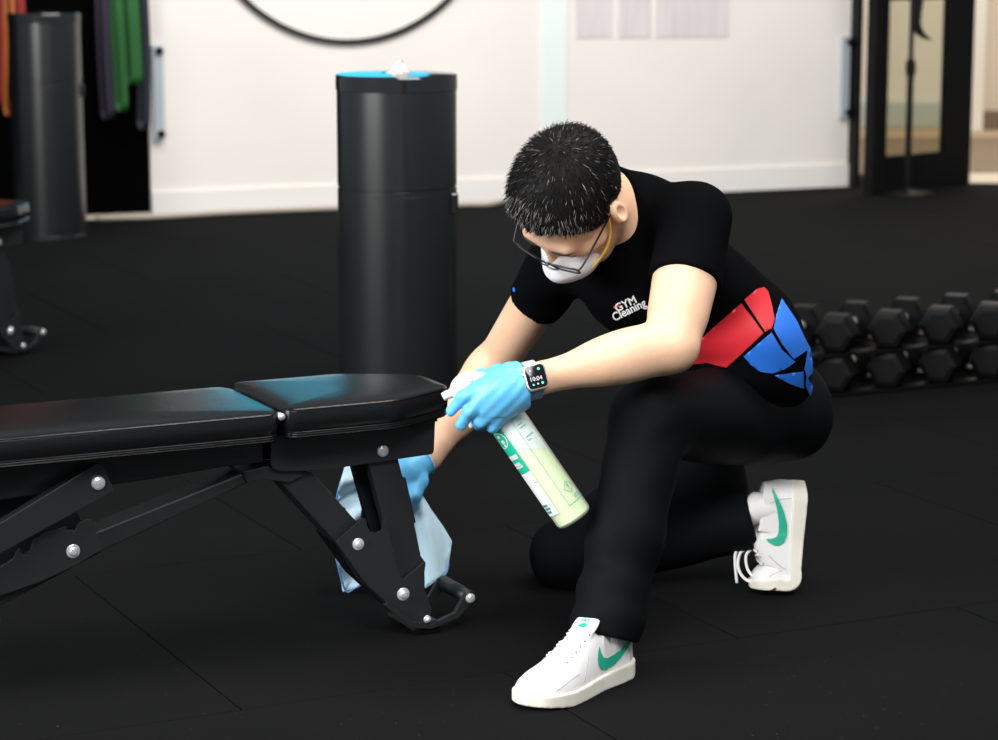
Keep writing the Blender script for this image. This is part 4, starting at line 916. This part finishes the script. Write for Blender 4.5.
# ---- shoes
def shoe(origin, Rw, bend, name_label, lacestyle):
    """local frame: x to the toe, y to the wearer's left, z up; Rw maps local to world rows; bend = toe flex in radians at x=0.135"""
    hx_ = np.linspace(-0.09, 0.22, 311); hv_ = np.interp(hx_, [-0.085, -0.075, -0.05, -0.01, 0.04, 0.09, 0.135, 0.165, 0.19, 0.205, 0.2125], [0.0, 0.024, 0.0375, 0.0395, 0.040, 0.047, 0.051, 0.049, 0.040, 0.027, 0.004]); hv_[4:-4] = np.convolve(hv_, np.ones(9) / 9, 'valid'); hv_[6:-6] = np.convolve(hv_, np.ones(13) / 13, 'valid')
    def half(x): return np.interp(x, hx_, hv_)
    def yc(x): return np.interp(x, [-0.085, 0.04, 0.14, 0.215], [0.0, 0.0, -0.002, 0.006]) * (1 if lacestyle == 'L' else -1) * -1
    S = Field((-0.10, -0.065, -0.01), (0.23, 0.065, 0.15), 0.0021)
    def solef(X, Y, Z):
        d = np.maximum(np.abs(Y - yc(X)) - (half(X) + 0.0035), np.maximum(X - 0.2145, -0.0875 - X) ); top = np.interp(X, [-0.09, 0.05, 0.14, 0.215], [0.033, 0.029, 0.026, 0.028]); bot = np.interp(X, [-0.09, -0.06, 0.15, 0.22], [0.003, 0.0, 0.0, 0.008])
        return np.maximum(np.maximum(d * 0.8, Z - top), bot - Z) + np.maximum(0, 0.004 - np.abs(d)) * 0.0
    S.put(solef, (-0.095, -0.06, -0.005), (0.225, 0.06, 0.05), 0.0)
    SVx, SQ = S.mesh(); SVx = smooth_verts(SVx, SQ, 3, 0.5)
    U = Field((-0.10, -0.065, 0.0), (0.23, 0.065, 0.16), 0.0021)
    def upf(X, Y, Z):
        hh = np.interp(X, [-0.086, -0.075, -0.05, -0.02, 0.02, 0.045, 0.07, 0.10, 0.13, 0.16, 0.185, 0.20, 0.212], [0.060, 0.092, 0.098, 0.094, 0.098, 0.106, 0.098, 0.082, 0.068, 0.060, 0.052, 0.043, 0.030])
        w = half(X) * 0.97; zz = np.clip((Z - 0.022) / (hh - 0.022 + 1e-4), 0, 2); wz = w * np.sqrt(np.clip(1 - 0.80 * np.clip(zz, 0, 1) ** 2.2, 0.02, 1))
        wz = np.where(X < 0.03, w * (1 - 0.22 * np.clip(zz, 0, 1)), wz)
        return np.maximum(np.maximum(np.maximum((np.abs(Y - yc(X)) - wz) * 0.75, (Z - hh) * 0.6), 0.02 - Z), X - 0.2075)
    U.put(upf, (-0.095, -0.06, 0.0), (0.225, 0.06, 0.14), 0.0)
    U.ell((-0.022, 0, 0.122), np.eye(3), (0.046, 0.029, 0.045), 0.008, 's')
    U.ell((0.042, 0, 0.112), np.array([[0.78, 0, -0.62], [0, 1, 0], [0.62, 0, 0.78]]), (0.042, 0.026, 0.007), 0.006)
    UV, UQ = U.mesh(); UV = smooth_verts(UV, UQ, 3, 0.5); ub = bvh_of(UV, UQ)
    bx_ = 0.128
    def tow(p):
        p = np.array(p, float).reshape(-1, 3).copy()
        if bend:
            x = p[:, 0]; t = np.clip((x - (bx_ - 0.03)) / 0.06, 0, 1); a = bend * t * t * (3 - 2 * t); piv = np.array([bx_, 0, 0.018])
            over = x - bx_; cx = np.where(t > 0, over, over); zz = p[:, 2] - piv[2]
            nx = bx_ + cx * np.cos(a) - zz * np.sin(a); nzv = piv[2] + cx * np.sin(a) + zz * np.cos(a)
            p[:, 0] = np.where(x > bx_ - 0.03, nx, x); p[:, 2] = np.where(x > bx_ - 0.03, nzv, p[:, 2])
        return origin + p @ Rw
    up = npobj('shoe', tow(UV), UQ, 'shoe', person); up['label'] = name_label
    npobj('sole', tow(SVx), SQ, 'sole', up)
    # seam line around the sole
    # curved tick on both sides
    sw = [(-0.070, 0.078), (-0.050, 0.066), (-0.022, 0.050), (0.006, 0.040), (0.030, 0.037), (0.046, 0.042), (0.054, 0.052), (0.055, 0.062), (0.050, 0.074), (0.043, 0.082), (0.041, 0.069), (0.036, 0.060), (0.024, 0.056), (0.002, 0.058), (-0.028, 0.066), (-0.060, 0.0775)]
    v2, t2 = tri2d(sw, 0.004)
    def onside(s_, off):
        def f(x, z):
            h_ = ub.ray_cast(Vector((x, 0.12 * s_, z)), Vector((0, -s_, 0)))
            y = h_[0].y if h_[0] else 0.035 * s_
            return tow((x, y + s_ * off, z))[0]
        return f
    for s_ in (1, -1): pyobj('side_mark', [onside(s_, 0.0022)(*q) for q in v2], t2, 'green', up, smooth=True)['label'] = 'green curved tick mark'
    # overlay seams
    def seamline(pts, s_, r=0.0008, m_='seam'): tube('seam', [onside(s_, 0.0002)(*p) for p in spline([np.array(q) for q in pts], 6)], r, m_, up, seg=6)
    for s_ in (1, -1):
        seamline([(0.105, 0.034), (0.098, 0.046), (0.088, 0.060), (0.078, 0.072)], s_); seamline([(-0.035, 0.080), (-0.045, 0.06), (-0.05, 0.036)], s_); seamline([(0.175, 0.034), (0.14, 0.046), (0.115, 0.050)], s_)
    # laces across the instep with eyelets
    def ontop(x, y, off=0.001):
        h_ = ub.ray_cast(Vector((x, y, 0.2)), Vector((0, 0, -1))); z = h_[0].z if h_[0] else 0.07; return tow((x, y, z + off))[0]
    for k in range(6):
        x = 0.058 + 0.0135 * k; hwid = 0.020 + 0.0008 * k
        tube('lace', [ontop(x + 0.004 * (1 if k % 2 else -1) * t, hwid * t, 0.0022) for t in np.linspace(-1, 1, 9)], 0.0026, 'lace', up, seg=8, flat=0.5)
        for s_ in (1, -1): tube('eyelet', [ontop(x, s_ * (hwid + 0.0015), -0.001), ontop(x, s_ * (hwid + 0.0015), 0.0016)], 0.0016, 'hole', up, seg=8)
    # toe perforations
    for i in range(5):
        for j in range(5):
            x = 0.150 + 0.008 * i; y = (j - 2) * 0.009; tube('perforation', [ontop(x, y, -0.001), ontop(x, y, 0.0004)], 0.0009, 'seam', up, seg=6)
    # tongue print
    tg = [(0.030, 0.000), (0.034, 0.010), (0.0405, 0.011), (0.036, 0.004), (0.0385, -0.011), (0.033, -0.008)]
    def tongue(x, y): return ontop(x + 0.002, y, 0.0015)
    v3, t3 = tri2d([(0.050, -0.010), (0.0515, -0.002), (0.050, 0.006), (0.046, 0.010), (0.0435, 0.004), (0.0445, -0.002), (0.047, -0.006)], 0.004); pyobj('tongue_mark', [tongue(*q) for q in v3], t3, 'green', up)
    tv, tt = text2d('NIKE', 0.0085, 0.0002); pyobj('tongue_lettering', [tongue(0.042 - b, a - 0.010) for a, b in tv], tt, 'green', up)
    return up, tow, onside, ontop, ub
shL_ = shoe(np.array([oL[0], oL[1], 0.0005]), np.array([fx, fy, [0, 0, 1]]), 0.0, 'white leather sneaker planted flat, green side mark', 'L')
sock = tube('sock', [oL + fx * -0.012 + np.array([0, 0, 0.03]), J['ankL'] + np.array([0, 0, 0.03])], [0.034, 0.040], 'lace', person, True, 20)
# right shoe: heel raised, toes tucked on the floor
rb = math.radians(78)
sx = nz((-0.10, -0.10, -1.0)); sz = np.array([-1.0, -0.10, 0.0]); sz = nz(sz - sx * (sz @ sx)); sy = np.cross(sz, sx)
Rr = np.array([sx, sy, sz]); ball = G(797, 597) + np.array([0.0, 0.045, 0.0]); RS = 0.93; oR = ball + np.array([0, 0, 0.016]) - sx * 0.140 * RS
shR_ = shoe(oR, Rr * RS, rb, 'white leather sneaker with raised heel and loose laces', 'R')
up_r, towR = shR_[0], shR_[1]
tube('sock', [shR_[1]((-0.02, 0, 0.03))[0], shR_[1]((-0.02, 0, 0.10))[0], J['ankR'] - nz(J['ankR'] - J['kneeR']) * 0.03], [0.030, 0.033, 0.036], 'lace', person, True, 20)
so = [c for c in up_r.children if c.name.startswith('sole')][0]; sbv = BVHTree.FromPolygons([tuple(v.co) for v in so.data.vertices], [tuple(p.vertices) for p in so.data.polygons])
v2, t2 = tri2d([(769, 591.0), (775, 587.5), (777, 588), (775, 591.0)], 1.5); decal('toe_patch', v2, t2, cast_px(sbv, 0.001), 'toepatch', so, False)
# loose bow on the raised shoe
a0_ = shR_[3](0.06, 0.0, 0.004)
for c_ in ([(752, 548), (741, 552), (738, 566), (744, 578), (756, 583), (762, 578)], [(752, 548), (746, 556), (748, 570), (757, 580)], [(750, 549), (737, 551), (735, 562), (737, 583)]):
    tube('loose_lace', spline([P(u, v, 4.925 - 0.006 * i) for i, (u, v) in enumerate(c_)], 6), 0.0034, 'lace', up_r, seg=8, flat=0.6)

# ---- small silver tag at the back of the trousers
zp = P(825, 431, 4.93); h_ = tr_bvh.find_nearest(Vector(zp)); q = np.array(h_[0]); n_ = np.array(h_[1])
tube('zip_pull', [q - n_ * 0.002, q + n_ * 0.012], 0.004, 'zip', person, True, 8)

# ================================================================== THINGS IN THE HANDS
# spray bottle
YB = 4.388
b0 = P(504.5, 416, YB); b1 = P(573.5, 516.5, YB - 0.012); ba = nz(b1 - b0); BL = np.linalg.norm(b1 - b0) + 0.006; BR = 0.0345
bn = nz(CAMP - b0); bn = nz(bn - ba * (bn @ ba)); bs = np.cross(ba, bn); bs = bs if bs[0] > 0 else -bs      # bs: to the right in view
bot = empty('spray_bottle', tuple(b1)); tag(bot, 'translucent spray bottle with green label and white trigger head in the gloved hand', 'spray bottle')
def bpt(t, r, th): return b0 + ba * t + (bn * math.cos(th) + bs * math.sin(th)) * r
def brev(name, prof, m, seg=40, parent=bot, wc=True):
    bm = bmesh.new(); rings = []
    for r, t in prof: rings.append([bm.verts.new(Vector(bpt(t, max(r, 1e-5), 2 * math.pi * k / seg))) for k in range(seg)])
    for a, b in zip(rings, rings[1:]):
        for k in range(seg): k2 = (k + 1) % seg; bm.faces.new((a[k], a[k2], b[k2], b[k]))
    return bm
bm = brev('b', [(0.0135, -0.040), (0.0135, -0.022), (0.018, -0.014), (0.028, -0.006), (BR - 0.002, 0.004), (BR, 0.012), (BR, BL - 0.008), (BR - 0.002, BL - 0.003), (BR - 0.007, BL), (0.001, BL - 0.003)], 'bottle')
bottle_o = bmobj('bottle_body', bm, 'bottle', bot, True, angle=50)
zl = P(540, 446, YB)[2]
bm = brev('l', [(0.001, 0.004), (BR - 0.005, 0.014), (BR - 0.003, 0.02), (BR - 0.003, BL - 0.006), (BR - 0.008, BL - 0.002), (0.001, BL - 0.002)], 'liquid')
r_ = bmesh.ops.bisect_plane(bm, geom=bm.verts[:] + bm.edges[:] + bm.faces[:], plane_co=(0, 0, zl), plane_no=(0, 0, 1), clear_outer=True)
bmesh.ops.holes_fill(bm, edges=[e for e in bm.edges if e.is_boundary]); bmobj('liquid', bm, 'liquid', bot, True, angle=50)
bm = brev('i', [(0.001, 0.004), (BR - 0.005, 0.014), (BR - 0.003, 0.02), (BR - 0.003, BL - 0.006), (0.001, BL - 0.003)], 'inner')
bmesh.ops.bisect_plane(bm, geom=bm.verts[:] + bm.edges[:] + bm.faces[:], plane_co=(0, 0, zl + 0.001), plane_no=(0, 0, 1), clear_inner=True); bmobj('bottle_lining', bm, 'inner', bot, True, angle=50)
def lab(name, th0, th1, t0, t1, m, lift=0.0006, par=bottle_o):
    V = []; Fc = []; n = max(2, int(abs(th1 - th0) / 5) + 1)
    for k in range(n + 1):
        th = math.radians(th0 + (th1 - th0) * k / n); V += [bpt(t0, BR + lift, th), bpt(t1, BR + lift, th)]
    for k in range(n): Fc.append((2 * k, 2 * k + 1, 2 * k + 3, 2 * k + 2))
    return pyobj(name, V, Fc, m, par, smooth=True)
def labpoly(name, pts, m, lift=0.0012, step=0.004): v2, t2 = tri2d(pts, step); return pyobj(name, [bpt(t, BR + lift, x / BR) for x, t in v2], t2, m, bottle_o, smooth=True)
u_ = 1 / 573.0
def d2(x): return math.degrees(x)
lab('label_green', -150, -31, 6 * u_, 59 * u_, 'labelgreen'); lab('label_white', -150, -31, 59.5 * u_, 112 * u_, 'labelwhite')
labpoly('label_line', [(BR * math.radians(-44), 72 * u_), (BR * math.radians(-32), 72 * u_), (BR * math.radians(-32), 72.7 * u_), (BR * math.radians(-44), 72.7 * u_)], 'ink')
# outlined panel on the right
for a, b, c, d in ((8, 9.2, 5, 112), (8, 100, 5, 5.8), (8, 100, 111.3, 112)): lab('panel_line', a, b, c * u_, d * u_, 'ink', 0.0008)
for i, (t, x0, x1) in enumerate(((13, 16, 34), (17, 16, 40), (28, 16, 46), (32, 16, 30), (105, 40, 62), (107.5, 40, 66))): lab('label_line', x0, x1, t * u_, (t + 0.8) * u_, 'ink', 0.0008)
def ringpts(cx, ct, r, n=28): return [(cx + r * math.cos(2 * math.pi * k / n), ct + r * math.sin(2 * math.pi * k / n)) for k in range(n)]
cx, ct = BR * math.radians(-62), 18 * u_
v2, t2 = tri2d(ringpts(cx, ct, 0.0165), 0.004, [ringpts(cx, ct, 0.0150)]); pyobj('label_circle', [bpt(t, BR + 0.0012, x / BR) for x, t in v2], t2, 'labelwhite', bottle_o)
for (a, b, t, h_) in ((-66, -52, 12, 3), (-60, -48, 18, 4), (-58, -50, 23, 3), (-80, -37, 37, 5), (-80, -44, 46, 3.5), (-80, -40, 50, 2.5)):
    x = a
    while x < b: lab('label_letter', x, min(b, x + 3.4), t * u_, (t + h_) * u_, 'labelwhite', 0.0012); x += 4.4
for (a, b, t) in ((-75, -52, 98), (-75, -46, 102), (-75, -50, 106)):
    x = a
    while x < b: lab('label_letter', x, min(b, x + 3.0), t * u_, (t + 2.6) * u_, 'ink', 0.0012); x += 4.2
cx, ct, rr = BR * math.radians(40), 95 * u_, 0.0118
di = lambda r: [(cx, ct - r * 1.05), (cx + r, ct), (cx, ct + r * 1.05), (cx - r, ct)]
v2, t2 = tri2d(di(rr), 0.004, [di(rr - 0.0014)]); pyobj('hazard_diamond', [bpt(t, BR + 0.0012, x / BR) for x, t in v2], t2, 'ink', bottle_o)
labpoly('hazard_mark', [(cx - 0.0011, ct - 0.006), (cx + 0.0011, ct - 0.006), (cx + 0.0006, ct + 0.0018), (cx - 0.0006, ct + 0.0018)], 'ink'); labpoly('hazard_mark', ringpts(cx, ct + 0.0042, 0.0011, 8), 'ink')
# trigger head
bm = brev('c', [(0.016, -0.040), (0.0165, -0.039), (0.0165, -0.022), (0.015, -0.021)], 'plastic', 28); bmobj('screw_collar', bm, 'plastic', bot, True, angle=40)
hp = [(449, 392), (451, 384), (456, 378), (463, 374.5), (474, 373), (485, 374), (494, 379), (497, 386), (490, 394), (481, 398), (472, 397), (462, 399), (455, 400)]
hp3 = [P(u, v, YB - 0.011) for u, v in rounded(hp, 3, 3)]; bm = bmesh.new(); bm_prism(bm, hp3, [p + np.array([0, 0.022, 0]) for p in hp3], 0.004); th_ = bmobj('trigger_head', bm, 'plastic', bot, True, angle=50)
tube('nozzle', [P(455, 392, YB), P(447, 395, YB), P(443, 397, YB)], [0.0085, 0.0082, 0.0075], 'plastic', th_, False, 18)
tube('trigger_lever', spline([P(459, 397, YB), P(464, 408, YB), P(468, 418, YB), P(472, 427, YB)], 5), 0.0048, 'plastic', th_, False, 10)
labx = [P(u, v, YB - 0.0115) for u, v in ((469, 381.5), (473, 380), (473.4, 380.8), (469.4, 382.4))]; pyobj('head_slot', labx, [(0, 1, 2, 3)], 'hole', th_)

# microfibre cloth
cl_poly = [(345, 466), (350, 462), (374, 460), (396, 466), (409, 478), (420, 492), (431, 510), (443, 526), (452, 541), (449, 562), (445, 575), (436, 581), (426, 588), (405, 588), (385, 587), (368, 584), (355, 588), (343, 592), (338, 566), (334, 546), (336, 510), (338, 492)]
v2, t2 = tri2d(cl_poly, 4.0); top = np.array([405.0, 474.0]); CV = []
for (u, v) in v2:
    a = math.atan2(u - top[0], v - top[1] + 8); r = math.hypot(u - top[0], v - top[1])
    Yc = 4.90 + 0.012 * math.sin(a * 11 + 0.6) * min(1, r / 60) + 0.006 * math.sin(a * 23 + r * 0.05) * min(1, r / 80) - 0.02 * min(1, r / 120) * (1 if u > 400 else 0.3)
    CV.append(P(u, v, Yc))
cl = pyobj('cleaning_cloth', CV, t2, 'cloth', smooth=True); sm = cl.modifiers.new('s', 'SOLIDIFY'); sm.thickness = 0.003; sm.offset = 0
tag(cl, 'light blue microfibre cloth hanging behind the bench leg from the gloved hand', 'cloth')
hem = []
cl_bvh = BVHTree.FromPolygons([tuple(map(float, v)) for v in CV], [tuple(t) for t in t2])
for (u, v) in cl_poly[9:] + cl_poly[:1]:
    hem.append(np.array(cl_bvh.find_nearest(Vector(P(u, v, 4.895)))[0]))
tube('hem', spline(hem, 4), 0.0022, 'clothhem', cl, False, 6)
